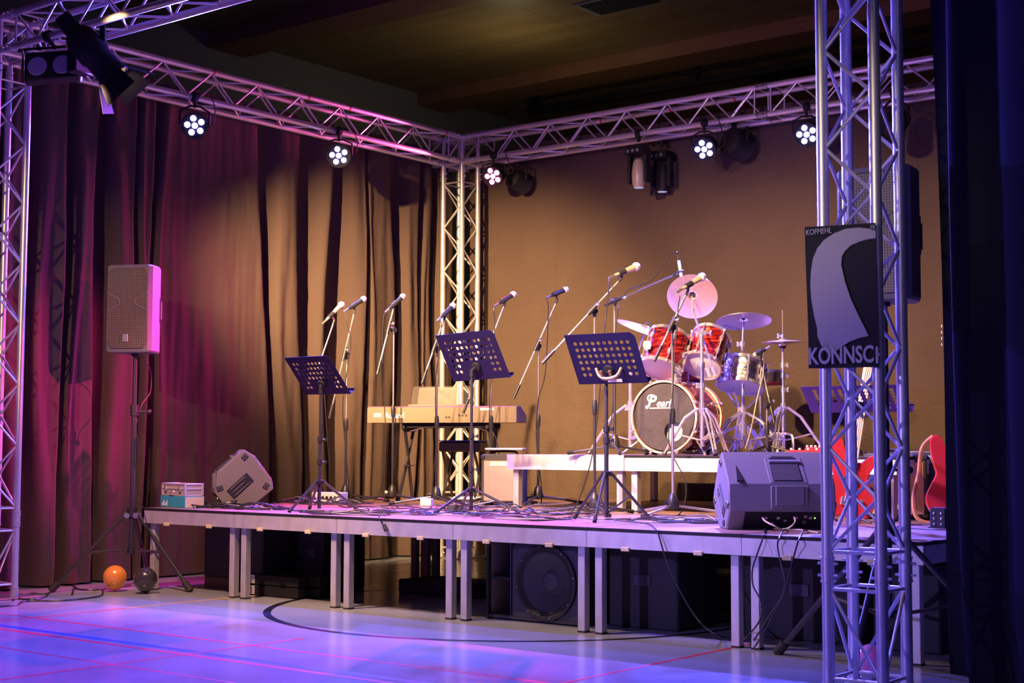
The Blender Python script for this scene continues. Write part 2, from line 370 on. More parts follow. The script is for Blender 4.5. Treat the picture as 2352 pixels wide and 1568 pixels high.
def smooth_pts(pts, n=6):
    pts = [V(p) for p in pts]; out = []
    P = [pts[0]]+pts+[pts[-1]]
    for i in range(1, len(P)-2):
        for k in range(n):
            t = k/n; a, b, c, d = P[i-1], P[i], P[i+1], P[i+2]
            out.append(0.5*((2*b)+(c-a)*t+(2*a-5*b+4*c-d)*t*t+(-a+3*b-3*c+d)*t*t*t))
    out.append(pts[-1]); return out
def cable(pts, label, r=0.0045, name='cable', cat='cable', group=None, mt='cable', n=6):
    b = W(); b.rod(smooth_pts(pts, n), r, 6)
    o0 = V(pts[0]); b.v = [p-o0 for p in b.v]; b.world = False
    o = b.build(name, mt); o.location = o0
    return tag(o, label, cat, group)
def frame_col(x, y, z):     # rotation matrix from column vectors
    return Matrix((x, y, z)).transposed()
# ------------------------------------------------------------------ the hall
def quad(b, p): b.add(p, [tuple(range(len(p)))])
b = MB(); quad(b, [(-15, -6, 0), (8, -6, 0), (8, 24, 0), (-15, 24, 0)])
b.cur = 1
def strip_x(Y, wd, x0, x1): quad(b, [(x0, Y-wd/2, .0006), (x1, Y-wd/2, .0006), (x1, Y+wd/2, .0006), (x0, Y+wd/2, .0006)])
def strip_y(X, wd, y0, y1): quad(b, [(X-wd/2, y0, .0009), (X+wd/2, y0, .0009), (X+wd/2, y1, .0009), (X-wd/2, y1, .0009)])
strip_x(5.322, .022, -14, 7); strip_x(4.877, .035, -14, 7); strip_x(4.436, .018, -14, 7)
strip_y(-5.965, .02, -4, 5.7); strip_y(-3.95, .02, -4, 20); strip_y(-7.95, .02, -4, 6.0)
b.cur = 2; strip_x(4.972, .055, -14, 7)
b.cur = 3
n = 96; ring = []
for i in range(n+1):
    a = R_(150+i*240/n); ring.append((math.cos(a), math.sin(a)))
for i in range(n):
    (c0, s0), (c1, s1) = ring[i], ring[i+1]
    quad(b, [(-5.978+1.575*c0, 7.6+1.575*s0, .0012), (-5.978+1.575*c1, 7.6+1.575*s1, .0012), (-5.978+1.625*c1, 7.6+1.625*s1, .0012), (-5.978+1.625*c0, 7.6+1.625*s0, .0012)])
b.cur = 4; quad(b, [(-7.96, 6.0, .001), (-7.935, 6.0, .001), (-7.935, 18, .001), (-7.96, 18, .001)])
fl = b.build('floor', ['gym_floor', mat('line_red', (0.75, 0.02, 0.06), 0.3), mat('line_blue', (0.03, 0.12, 0.5), 0.3), mat('line_black', (0.01, 0.01, 0.012), 0.3), mat('line_yellow', (0.8, 0.45, 0.08), 0.3)])
struct(fl)
b = MB(); b.box((-3.5, 9, 6.05), (23, 30, .1)); struct(b.build('ceiling', 'ceiling_wood'))
b = MB(); b.box((-13.66, 9, 3), (.1, 30, 6)); struct(b.build('wall_left', 'wall'))
b = MB(); b.box((-3.5, 24, 3), (23, .1, 6)); struct(b.build('wall_back', 'wall'))
b = MB(); b.box((8.0, 9, 3), (.1, 30, 6)); struct(b.build('wall_right', 'wall'))
b = MB(); b.box((-3.5, -6, 3), (23, .1, 6)); struct(b.build('wall_front', 'wall'))
for i, (y0, y1) in enumerate([(15.05, 15.62), (11.3, 11.87), (7.5, 8.07), (18.8, 19.4)]):
    b = MB(); b.box((-3.0, (y0+y1)/2, 5.91), (21.3, y1-y0, .18))
    o = b.build('trim_%d' % (i+1), 'beam'); struct(o)
# ceiling vents
for nm, px, lab in (('ceiling_vent', (1425, 5), 'grey ceiling vent near the top edge of the picture'), ('ceiling_vent', (1792, 168), 'grey ceiling vent above the right rear truss')):
    c = onz(px[0], px[1], 5.99); t = thing(nm, lab, 'vent', (c.x, c.y, 6.0))
    b = MB(); b.box((0, 0, -.012), (.95, .5, .02)); b.build('frame', mat('vent_frame', (.3, .3, .29), .5), t)
    b = MB()
    for k in range(9): b.box((0, -.2+k*.05, -.026), (.82, .012, .014), mtx((0, 0, 0)))
    b.build('grille', 'blackpaint', t)
# black lighting track below the ceiling beam
t = thing('ceiling_track', 'black lighting track hung below the ceiling beam', 'track', (-4, 15.9, 5.7))
b = MB(); b.box((-1, 0, 0), (14.6, .09, .09)); b.build('rail', 'blackpaint', t)
b = MB(); b.box((-1, -.1, .12), (14.6, .03, .03)); b.build('conduit', 'blackpaint', t)
for k in range(6):
    b = MB(); b.box((-8.2+k*2.6, -.02, .15), (.1, .14, .32)); b.build('bracket', 'blackpaint', t)

# ------------------------------------------------------------------ drapes
def sheet(name, fn, nu, nv, m, lab, cat):
    vs = [fn(i/nu, j/nv) for j in range(nv+1) for i in range(nu+1)]
    fs = [(j*(nu+1)+i, j*(nu+1)+i+1, (j+1)*(nu+1)+i+1, (j+1)*(nu+1)+i) for j in range(nv) for i in range(nu)]
    b = MB(); b.add(vs, fs); o = b.build(name, m, smooth=180)
    return tag(o, lab, cat)
dark = [(6.02, .05), (6.30, .06), (6.62, .035), (6.95, .06), (7.28, .03), (7.42, .035), (8.75, .07), (9.17, .10), (9.52, .12), (9.88, .03), (10.36, .09), (10.62, .03), (10.85, .04)]
def left_fold(y, z):
    d = 0.0
    for k, (yc, wd) in enumerate(dark):
        lean = (1.55-z)*(0.06 if k in (6,) else 0.015*math.sin(k*2.1)) + .015*math.sin(z*2.3+k)
        wz = wd*(1.0+.35*math.sin(z*1.7+k*1.3))
        e = (y-yc-lean)/wz
        d -= .17*math.exp(-(abs(e)**3.0)) - .022*math.exp(-((e-1.9)**2)) - .015*math.exp(-((e+1.9)**2))
    d += .020*noise.noise(V((y*3.1, z*.35, 1.7))) + .012*noise.noise(V((y*8.0, z*.6, 5.1))) + .008*noise.noise(V((y*17, z*1.4, 9.1)))
    d += .006*noise.noise(V((y*6, z*7, 3.3)))
    return d
def lc(u, v):
    y = 3.9+u*7.2; z = .015+v*4.0
    return (-9.56+left_fold(y, z)*(.55+.45*min(1, (4.1-z))), y, z)
sheet('side_curtain', lc, 560, 60, 'drape', 'long dark pleated curtain hanging along the left side of the stage', 'curtain')
def bc(u, v):
    x = -9.36+u*9.0; z = .015+v*3.98
    d = .02*noise.noise(V((x*1.1, z*.5, 4.4))) + .008*noise.noise(V((x*4, z*1.2, 2.2))) + .004*noise.noise(V((x*9, z*9, 8.2)))
    for yc in (-8.3, -6.55, -4.93, -3.6): d += .012*math.exp(-abs((x-yc-.02*math.sin(z*2))/.012))
    return (x, 11.14+d, z)
sheet('backdrop', bc, 500, 160, 'backdrop_cloth', 'flat brown creased backdrop cloth stretched behind the drum kit', 'backdrop')
def rc(u, v):
    x = -2.755+u*2.3; y = 6.66-u*1.9; z = .01+v*5.6
    a = .07*math.sin(u*44+.5*math.sin(z*.8))*(.6+.4*math.sin(u*17))+.03*noise.noise(V((u*9, z*.4, 1)))
    if v < .06: a += .02*(.06-v)/.06
    k = .05*math.sin(z*.9)*(1-u)
    return (x+a*.6+k*.3+.06*(1-v)*(1-u), y+a*.75, z)
sheet('masking_curtain', rc, 260, 30, 'blackdrape', 'black floor-length curtain filling the right edge in the foreground', 'curtain')

# ------------------------------------------------------------------ truss rig
TZ = 4.052; D = .12; RC = .025; RB = .008
def truss(name, lab, a, b_, up, blocks=(), phase=0, plates=(True, True), step=.25, grp=None, tape=(), nb=0, coup=(True, True)):
    a = V(a); b_ = V(b_); ax = (b_-a).normalized(); L = (b_-a).length
    up = V(up); sd = ax.cross(up).normalized()
    t = thing(name, lab, 'truss', a if abs(ax.z) > .5 else (a+b_)/2, group=grp)
    cor = [(sd*sx+up*sy)*D for sx, sy in ((-1, -1), (1, -1), (1, 1), (-1, 1))]
    for c in cor:
        q = W(); q.cyl(a+c, b_+c, RC, seg=14); ch = q.build('chord', 'alu', t)
    n = max(1, round(L/step))
    if n % 2: n += 1
    if nb: n = nb
    for f in range(4):
        c0, c1 = cor[f], cor[(f+1) % 4]; iw = (c1-c0).normalized()*(RC*.8)
        for k in range(n):
            e0 = .085 if plates[0] else .02; e1 = .085 if plates[1] else .02; Lb = L-e0-e1
            s0 = a+ax*(e0+Lb*k/n+.008); s1 = a+ax*(e0+Lb*(k+1)/n-.008)
            flip = (k+f+phase) % 2
            p0 = s0+(c0+iw if not flip else c1-iw); p1 = s1+(c1-iw if not flip else c0+iw)
            q = W(); q.cyl(p0, p1, RB, seg=8); q.build('brace', 'alu', t)
        for s, on in ((a+ax*.075, plates[0]), (b_-ax*.075, plates[1])):
            if on:
                q = W(); q.cyl(s+c0+iw, s+c1-iw, RB, seg=8); q.build('cross_strut', 'alu', t)
    for s, on in ((a, plates[0] and coup[0]), (b_, plates[1] and coup[1])):
        if on:
            for c in cor:
                q = W(); dirn = ax if s is a else -ax
                q.cyl(s+c-dirn*.05, s+c+dirn*.05, RC+.003, seg=14)
                q.cyl(s+c-dirn*.053, s+c-dirn*.047, RC+.006, seg=14); q.cyl(s+c+dirn*.047, s+c+dirn*.053, RC+.006, seg=14)
                for o_ in (-.025, .025):
                    pp = s+c+dirn*o_; q.cyl(pp-sd*.045, pp+sd*.045, .006, seg=6)
                q.build('coupler', 'alu', t)
    for (s_, ci) in tape:
        q = W(); pp = a+ax*s_+cor[ci]; q.cyl(pp-ax*.008, pp+ax*.008, RC+.0015, seg=14); q.build('tape_band', 'red_tape', t)
    return t
XC, YC, XN, YL = -9.22, 10.835, -2.69, 5.811
ZT = TZ-D   # axis height of the beams
def corner(x, y, lab):     # corner cube where beams and tower meet
    t = thing('truss_corner', lab, 'truss', (x, y, ZT-D), group=None)
    for sx in (-1, 1):
        for sy in (-1, 1):
            q = W(); q.cyl((x+sx*D, y+sy*D, ZT-.24), (x+sx*D, y+sy*D, ZT+D), RC, seg=14); q.build('upright', 'alu', t)
    for sz in (-1, 1):
        for s1 in (-1, 1):
            q = W(); q.cyl((x-.25, y+s1*D, ZT+sz*D), (x+.25, y+s1*D, ZT+sz*D), RC, seg=14); q.build('chord', 'alu', t)
            q = W(); q.cyl((x+s1*D, y-.25, ZT+sz*D), (x+s1*D, y+.25, ZT+sz*D), RC, seg=14); q.build('chord', 'alu', t)
    for a_, b2 in (((-D, -D, -D), (D, -D, D)), ((D, -D, -D), (D, D, D)), ((-D, D, -D), (D, D, D)), ((-D, -D, -D), (-D, D, D)), ((-D, -D, D), (D, D, D)), ((-D, D, -D), (D, -D, -D))):
        q = W(); q.cyl(V(a_)+V((x, y, ZT)), V(b2)+V((x, y, ZT)), RB, seg=8); q.build('brace', 'alu', t)
    return t
corner(XC, YC, 'aluminium corner cube joining the two beams above the rear tower')
corner(XC, YL, 'aluminium corner cube on top of the left front tower')
corner(XN, YL, 'aluminium corner cube above the nearest truss tower, out of the top')
truss('truss_tower', 'rear corner truss tower standing behind the keyboard', (XC, YC, .545), (XC, YC, ZT-.24), (0, 1, 0), step=.23, phase=1)
truss('truss_tower', 'left front truss tower cut by the left picture edge', (XC, YL, .545), (XC, YL, ZT-.24), (0, 1, 0), step=.23, phase=1)
truss('truss_tower', 'nearest truss tower on the right carrying the black banner', (XN, YL, .545), (XN, YL, ZT-.24), (0, 1, 0), step=.23, phase=1)
for x, y, lab in ((XC, YC, 'rear corner'), (XC, YL, 'left front'), (XN, YL, 'nearest banner')):
    truss('truss_segment', 'short truss base section under the %s tower' % lab, (x, y, .02), (x, y, .54), (0, 1, 0), nb=1, phase=0, coup=(True, False))
    t = thing('base_plate', 'square steel base plate under the %s truss tower' % lab, 'plate', (x, y, 0))
    q = MB(); q.bbox((0, 0, .006), (.5, .5, .012), .004); q.build('plate', 'steel', t)
truss('truss_beam', 'aluminium truss beam running along the left side above the curtain', (XC, YL+.25, ZT), (XC, YC-.25, ZT), (0, 0, 1), tape=((1.55, 2), (2.6, 2), (3.1, 2), (4.4, 2)))
J = -5.83
truss('truss_beam', 'rear truss beam from the corner tower to the middle coupling', (XC+.25, YC, ZT), (J, YC, ZT), (0, 0, 1), tape=((.25, 3), (.72, 3), (1.35, 3), (2.1, 3), (2.75, 3), (3.1, 0)))
truss('truss_beam', 'right rear truss beam passing behind the nearest tower', (J, YC, ZT), (J+2.5, YC, ZT), (0, 0, 1), tape=((.4, 3), (.9, 3)), phase=1)
truss('truss_beam', 'front truss beam leaving the upper left corner of the picture', (XC+.25, YL, ZT), (-6.0, YL, ZT), (0, 0, 1))
truss('truss_beam', 'front truss beam above the picture towards the nearest tower', (-6.0, YL, ZT), (XN-.25, YL, ZT), (0, 0, 1), phase=1)

# ------------------------------------------------------------------ stage decks
YS, X0 = 6.849, -8.876
CNT = ['first', 'second', 'third', 'fourth', 'fifth', 'sixth']
def deck(x0, y0, x1, y1, zt, zb, lab, grp, legs=(.035, .035), clips=True, fas='alu_old', strip=True, inset=.033):
    t = thing('stage_deck', lab, 'stage deck', ((x0+x1)/2, (y0+y1)/2, zb), group=grp)
    g = .0015
    q = W(); q.box(((x0+x1)/2, (y0+y1)/2, zt-.009), (x1-x0-.012, y1-y0-.012, .018)); q.build('deck_board', 'deck_board', t)
    q = W(); h = .092
    z = zt-.019-h/2
    q.box(((x0+x1)/2, y0+.012, z), (x1-x0-2*g, .022, h)); q.box(((x0+x1)/2, y1-.012, z), (x1-x0-2*g, .022, h))
    q.box((x0+.012, (y0+y1)/2, z), (.022, y1-y0-.046, h)); q.box((x1-.012, (y0+y1)/2, z), (.022, y1-y0-.046, h))
    q.build('frame', fas, t)
    q = W(); q.box(((x0+x1)/2, y0+.0035, zt-.0095), (x1-x0-2*g, .006, .019)); q.box(((x0+x1)/2, y1-.0035, zt-.0095), (x1-x0-2*g, .006, .019))
    q.box((x0+.0035, (y0+y1)/2, zt-.0095), (.006, y1-y0, .019)); q.box((x1-.0035, (y0+y1)/2, zt-.0095), (.006, y1-y0, .019))
    q.build('edge_strip', 'blackpaint' if strip else fas, t)
    for lx in (x0+legs[0]+.025, x1-legs[1]-.025):
        for ly in (y0+inset+.025, y1-inset-.025):
            q = W(); q.bbox((lx, ly, (zb+zt-.11)/2+.002), (.05, .05, zt-.11-zb-.004), .003); lg = q.build('leg', 'alu_old', t)
            q = W(); q.bbox((lx, ly, zb+.006), (.054, .054, .012), .003); q.build('foot', 'rubber', lg)
    if clips:
        for fx in (.27, .74):
            q = W(); q.bbox((x0+(x1-x0)*fx, y0-.006, zt-.112), (.055, .014, .024), .003); q.build('clip', 'yellow', t)
    return t
for k in range(6):
    deck(X0+k, YS, X0+k+1, YS+2, .6, 0, '%s aluminium stage deck from the left in the front row' % CNT[k], 'front row of stage decks')
for k in range(6):
    deck(X0+k, YS+2, X0+k+1, YS+4, .6, 0, '%s aluminium stage deck from the left in the rear row' % CNT[k], 'rear row of stage decks', clips=False)
# drum riser on the stage
RY = 8.66
deck(-6.90, RY, -5.84, RY+2, 1.0, .6, 'left end deck of the drum riser with pale front', 'drum riser decks', clips=False, strip=False, fas='riser')
deck(-5.835, RY, -4.80, RY+2, 1.0, .6, 'drum riser deck under the bass drum', 'drum riser decks', clips=False, fas='riser')
deck(-4.795, RY, -3.80, RY+2, 1.0, .6, 'right drum riser deck behind the floor monitor', 'drum riser decks', clips=False, fas='riser')
# ------------------------------------------------------------------ banner on the nearest tower
BY = 5.655
def bn(u, v, base): # pixel of the banner plane from close-up coordinates
    p = ony(1752+u/3.92, base+v/3.92, BY-.004); return p
tl, tr, br, bl = ony(1849, 521, BY), ony(2013, 512, BY), ony(2021, 843, BY), ony(1857, 846, BY)
t = thing('banner', 'black fabric banner with a pale curved horn shape tied to the nearest tower', 'banner', (tl.x, BY, (tl.z+bl.z)/2))
def bw(x, z): return .006*math.sin((x-tl.x)*17)+.004*math.sin(z*9)
q = W(); nu, nv = 24, 36; vs = []
for j in range(nv+1):
    for i in range(nu+1):
        u, v = i/nu, j/nv; p = (tl.lerp(tr, u)).lerp(bl.lerp(br, u), v); vs.append((p.x, p.y+bw(p.x, p.z), p.z))
q.add(vs, [(j*(nu+1)+i, (j+1)*(nu+1)+i, (j+1)*(nu+1)+i+1, j*(nu+1)+i+1) for j in range(nv) for i in range(nu)])
q.build('cloth', mat('banner_cloth', (0.012, 0.012, 0.015), 0.8), t)
o1 = [(1025, 590), (960, 570), (870, 560), (760, 570), (650, 612), (560, 672), (500, 745), (460, 840), (442, 960), (437, 1080), (445, 1200), (470, 1350), (500, 1475)]
o2 = [(500, 45), (535, 130), (580, 190), (622, 232), (650, 205), (705, 150), (785, 100), (880, 62), (962, 46)]
o3 = [(945, 1500), (870, 1350), (800, 1200), (750, 1050), (715, 900), (720, 820), (750, 770), (800, 722), (870, 690), (950, 665), (1025, 655)]
pts = [bn(u, v, 380) for u, v in o1]+[bn(u, v, 760) for u, v in o2]+[bn(u, v, 380) for u, v in o3]
from mathutils.geometry import tessellate_polygon
q = W(); vs = [(p.x, p.y-.009, p.z) for p in pts]
tri = tessellate_polygon([[V((p[0], p[2], 0)) for p in vs]])
q.add(vs, [tuple(f) for f in tri]); q.build('horn_emblem', mat('banner_print', (0.42, 0.40, 0.44), 0.7), t, label='pale grey curved horn emblem')
pr = mat('banner_letters', (0.5, 0.5, 0.52), 0.7)
def face_m(p, right=(1, 0, 0), up=(0, 0, 1)):
    r = V(right).normalized(); u = V(up); u = (u-r*u.dot(r)).normalized(); return mtx(p, frame_col(r, u, r.cross(u)))
a0, a1 = ony(1858, 836, BY-.018), ony(2007, 834, BY-.018)
text_mesh('KÖNNSC', .098, face_m(a0), 'lettering', pr, t, bold=.0022, width=(a1-a0).length)
hx0, hx1 = ony(2012, 834, BY-.018), ony(2020, 834, BY-.018)
q = W(); q.box((hx0.x+.005, BY-.018, hx0.z+.034), (.010, .002, .068)); q.box((hx0.x+.011, BY-.018, hx0.z+.036), (.010, .002, .011)); q.build('lettering', pr, t)
a0, a1 = ony(1852, 540, BY-.018), ony(1910, 541, BY-.018); text_mesh('KOFMEHL', .034, face_m(a0), 'lettering', pr, t, width=(a1-a0).length)
a0, a1 = ony(2000, 528, BY-.018), ony(2011, 527, BY-.018); text_mesh('FR', .030, face_m(a0), 'lettering', pr, t, width=(a1-a0).length)
# ------------------------------------------------------------------ loudspeakers
def speaker(lab, c, rotz_, h, wd, dp):       # local: front faces -Y, origin at bottom centre
    t = thing('loudspeaker', lab, 'loudspeaker', c, rotz_)
    hw = wd/2; bk = hw*.62
    poly = [(-hw, -dp/2+.03), (-hw+.02, -dp/2), (hw-.02, -dp/2), (hw, -dp/2+.03), (hw-.004, dp*.05), (bk+.02, dp/2-.02), (bk, dp/2), (-bk, dp/2), (-bk-.02, dp/2-.02), (-hw+.004, dp*.05)]
    b = MB(); b.prism(poly, 0, h, inset=.012); b.build('cabinet', 'cabinet', t)
    g = [(-hw+.02, .07), (-hw+.055, .025), (hw-.055, .025), (hw-.02, .07), (hw-.02, h-.07), (hw-.055, h-.025), (-hw+.055, h-.025), (-hw+.02, h-.07)]
    b = MB(); b.prism([(x, z) for x, z in g], 0, .014, mtx((0, -dp/2+.003, 0), frame_col(V((1, 0, 0)), V((0, 0, 1)), V((0, -1, 0)))), inset=.006); gr = b.build('front_grille', 'speaker_grille', t)
    b = MB()
    for sx in (-1, 1):
        for p0, p1 in (((hw-.022, h*.68), (hw-.12, h*.6)), ((hw-.12, h*.6), (hw-.12, h*.55)), ((hw-.12, h*.55), (hw-.022, h*.47))):
            b.cyl((sx*p0[0], -dp/2-.012, p0[1]), (sx*p1[0], -dp/2-.012, p1[1]), .004, seg=6)
    b.build('grille_rib', 'cabinet', gr)
    b = MB(); b.bbox((-.01, -dp/2-.014, h*.16), (.045, .008, .06), .003); b.build('badge', 'steel', gr)
    for sx in (-1, 1):      # recessed side handles shown as framed wells
        b = MB(); m0 = mtx((sx*(hw-.042), dp*.20, h*.5), rz(sx*21))
        b.bbox((0, 0, 0), (.05, .085, .2), .012, m0); b.build('handle_well', 'blackpaint', t)
        b = MB(); b.cyl((sx*(hw-.028), dp*.30, h*.40), (sx*(hw-.028), dp*.30, h*.60), .011, seg=10); b.build('handle', 'cabinet', t)
    b = MB(); b.lathe([(.03, -.02), (.03, 0)], 16); b.build('pole_cup', 'plastic', t)
    return t
sL = V((-8.99, 6.83, 0)); 
zb, ztp = onpole(sL, 815), onpole(sL, 613)
speaker('loudspeaker on the left tripod pole, gold front and pink-lit side', (sL.x, sL.y, zb+.012), 28, ztp-zb-.012, .36, .30)
sR = atd(2038, 1200, 6.93); sR.z = 0
zb2, zt2 = onpole(sR, 700), onpole(sR, 394)
speaker('large loudspeaker behind the nearest truss tower on the right', (sR.x, sR.y, zb2+.012), 4, zt2-zb2-.012, .36, .30)
def spk_stand(lab, c, zhub, zslide, ztop, feet, grp=None):
    t = thing('speaker_stand', lab, 'stand', (c.x, c.y, 0))
    q = W(); q.cyl((c.x, c.y, zslide), (c.x, c.y, ztop+.01), .0165, seg=14); q.build('upper_pole', 'blackmetal', t)
    q = W(); q.cyl((c.x, c.y, .26), (c.x, c.y, zslide+.03), .0205, seg=14); q.build('lower_pole', 'blackmetal', t)
    q = W(); q.cyl((c.x, c.y, zslide-.03), (c.x, c.y, zslide+.05), .03, seg=14); col = q.build('clamp_collar', 'plastic', t)
    q = W(); q.cyl((c.x, c.y, zslide), V((c.x, c.y, zslide))+cR*.1, .007, seg=8); q.ball(V((c.x, c.y, zslide))+cR*.11, .018, 10, 6); q.build('knob', 'plastic', col)
    q = W(); q.cyl((c.x, c.y, zhub-.03), (c.x, c.y, zhub+.04), .036, seg=14); q.build('hub', 'plastic', t)
    q = W(); q.cyl((c.x, c.y, .26), (c.x, c.y, .31), .03, seg=14); q.build('lower_collar', 'plastic', t)
    for f in feet:
        f = V((f[0], f[1], .015)); d = (f-c); d.z = 0; d.normalize()
        a = V((c.x, c.y, zhub))+d*.045
        q = W(); q.cyl(a, f, .0145, seg=10); lg = q.build('leg', 'blackmetal', t)
        q = W(); e = (f-a).normalized(); q.cyl(f-e*.07, f+e*.01, .024, .026, seg=12); q.build('rubber_foot', 'rubber', lg)
        q = W(); mid = a.lerp(f, .52); q.rod(smooth_pts([V((c.x, c.y, .285))+d*.03, V((c.x, c.y, .285))+d*.12+V((0, 0, .0)), mid], 5), .009, 8); q.build('brace', 'blackmetal', t)
        q = W(); q.cyl(a-V((0, 0, .02))+d.cross(V((0, 0, 1)))*.025, a-V((0, 0, .02))-d.cross(V((0, 0, 1)))*.025, .02, seg=12); q.build('hinge', 'steel', t)
f1 = onz(436, 1356, .01); f2 = onz(118, 1357, .01)
mid = (f1+f2)/2
f3 = sL + (sL-mid).normalized()*.5; f3.z = .01
spk_stand('black tripod stand carrying the left loudspeaker beside the stage', sL, onpole(sL, 1177), onpole(sL, 945), zb, (f1, f2, f3))
g1 = onz(1788, 1498, .01); g2 = sR+V((.62, -.45, 0)); g3 = V((sR.x+.06, 6.80, 0)) if False else sR+V((.25, .0, 0))+V((.0, -.62, 0))
spk_stand('black tripod stand under the right loudspeaker behind the tower', sR, onpole(sR, 1215), .95, zb2, (g1, sR+V((.5, .40, 0)), sR+V((.05, -.55, 0))))

# floor monitors
PROF = [(.0, .108), (.016, .255), (.208, .43), (.271, .393), (.422, .193), (.431, .137), (.271, .0), (.08, .0)]
def wedge(lab, loc, rot, L=.60, back_detail=True):
    t = thing('floor_monitor', lab, 'floor monitor', loc, rot)
    n = len(PROF); fr = frame_col(V((0, 1, 0)), V((0, 0, 1)), V((1, 0, 0)))   # profile x->Y, y->Z, extrude->X
    b = MB()
    upper = PROF
    b.prism(upper, -L/2, L/2, mtx((0, 0, 0), fr), inset=.008); b.build('cabinet', 'cabinet', t)
    # front grille on the long slope (between points 3 and 4)
    p, q_ = V((0, .271, .393)), V((0, .422, .193)); c = (p+q_)/2; e = (p-q_).normalized(); nrm = V((0, e.z, -e.y))
    b = MB(); b.bbox((0, 0, 0), (L-.06, (p-q_).length-.02, .012), .005, mtx(c+nrm*.004, frame_col(V((1, 0, 0)), e, V((1, 0, 0)).cross(e)))); b.build('front_grille', 'speaker_grille', t)
    # handle well on the back slope (points 1-2), flat plates with its light and shade in their colour
    p, q_ = V((0, .016, .255)), V((0, .208, .43)); c = (p+q_)/2; e = (q_-p).normalized(); nrm = V((0, -e.z, e.y))
    fm = frame_col(V((1, 0, 0)), e, V((1, 0, 0)).cross(e))
    hx = .04
    b = MB(); b.prism([(-.105+hx, -.125), (.105+hx, -.125), (.105+hx, .075), (.075+hx, .105), (-.075+hx, .105), (-.105+hx, .075)], -.004, .0045, mtx(c, fm), inset=.003); hw_ = b.build('handle_surround', 'cabinet', t)
    b = MB(); b.prism([(-.085+hx, -.118), (.085+hx, -.118), (.078+hx, .07), (.055+hx, .088), (-.055+hx, .088), (-.078+hx, .07)], .001, .006, mtx(c, fm)); b.build('handle_well', 'cabinet_dark', hw_)  # dark flat plate for the shade inside the recess
    b = MB(); b.box((hx, -.045, .008), (.15, .13, .004), mtx(c, fm)); b.build('well_lit_patch', mat('well_lit_tone', (.06, .056, .055), .6), hw_)  # lighter plate, the lit lower half of the recess put into colour
    b = MB(); cc = c+e*.035+nrm*.012; b.cyl(cc+V((hx-.085, 0, 0)), cc+V((hx+.085, 0, 0)), .011, seg=12); b.build('handle', 'cabinet', hw_)
    b = MB(); b.bbox((hx, .006, .18), (.21, .014, .13), .004, mtx((0, 0, 0))); b.bbox((hx, -.002, .19), (.16, .012, .11), .003); b.build('lower_surround', 'cabinet', t)
    # connector panel on the undercut (points 0-7)
    p, q_ = V((0, .0, .108)), V((0, .08, .0)); c = (p+q_)/2; e = (p-q_).normalized(); fm = frame_col(V((1, 0, 0)), e, V((1, 0, 0)).cross(e))
    b = MB(); b.box((.02, 0, .002), (L-.14, .115, .006), mtx(c, fm)); pn = b.build('connector_panel', 'blackpaint', t)
    for k, (u, v) in enumerate([(-.09, .02), (-.05, -.02), (.08, .02), (.13, .03), (.13, -.01), (.16, .02), (.02, .0), (-.02, .02)]):
        b = MB(); b.lathe([(.011, 0), (.011, .006), (.007, .007)], 10, mtx(c, fm) @ mtx((u, v, .004))); b.build('socket', 'steel', pn)
    b = MB(); b.lathe([(.004, 0), (.003, .004)], 8, mtx(c, fm) @ mtx((.185, .02, .005))); b.build('indicator', 'led_green', pn, label='green lit indicator')
    # ends: handle cup, corner pads
    for sx in (-1, 1):
        X = sx*(L/2)
        ang = 35
        def em(y, z, a): 
            return mtx((X, y, z), frame_col(V((0, math.cos(R_(a)), math.sin(R_(a)))), V((0, -math.sin(R_(a)), math.cos(R_(a)))), V((1, 0, 0))))
        hm = em(.185, .16, 43)
        b = MB(); b.bbox((0, 0, 0), (.20, .085, .012), .004, hm); hc = b.build('end_handle', 'blackmetal', t)
        b = MB()
        for yy in (-.028, .0, .028): b.bbox((.0, yy, sx*.009), (.15, .006, .008), .002, hm)
        b.build('handle_rib', 'cabinet', hc)
        b = MB(); b.lathe([(.028, -.008), (.028, .008), (.02, .009)], 18, hm @ mtx((.06, 0, sx*.004))); b.build('handle_cup', 'plastic', hc)
        for (y, z, a) in ((.215, .372, 50), (.375, .155, 60), (.14, .035, 0), (.035, .14, 20)):
            b = MB(); b.bbox((0, 0, 0), (.048, .04, .012), .004, em(y, z, a)); pd = b.build('corner_pad', 'blackmetal', t)
            b = MB(); b.torus(.016, .0025, 4, 6, em(y, z, a) @ mtx((0, 0, sx*.007))); b.build('pad_rim', 'cabinet', pd)
    # wedge-shaped fins on the back slope near the left end
    b = MB(); b.add([(-L/2+.05, .03, .268), (-L/2+.085, .03, .268), (-L/2+.067, .13, .359), (-L/2+.05, .012, .275), (-L/2+.085, .012, .275)], [(0, 1, 2), (3, 2, 4), (0, 3, 4, 1), (0, 2, 3), (1, 4, 2)]); b.build('fin', 'blackmetal', t)
    return t
p = onz(1668, 1216, .6); mR = 42
a = R_(mR); ex = V((math.cos(a), math.sin(a), 0)); ey = V((-math.sin(a), math.cos(a), 0))
# p is the front lower left edge (profile y=.08,x=-L/2)
loc = V((p.x, p.y, .6))+ex*.30-ey*.08
wedge('large floor monitor at the right front stage edge with its back showing', loc, mR)
p = onz(548, 1165, .6); mL = -37; a = R_(mL); ex = V((math.cos(a), math.sin(a), 0)); ey = V((-math.sin(a), math.cos(a), 0))
loc = V((p.x, p.y, .6))-ex*.25-ey*.175
wedge('tilted floor monitor at the left end of the stage seen end on', loc, mL, L=.50)
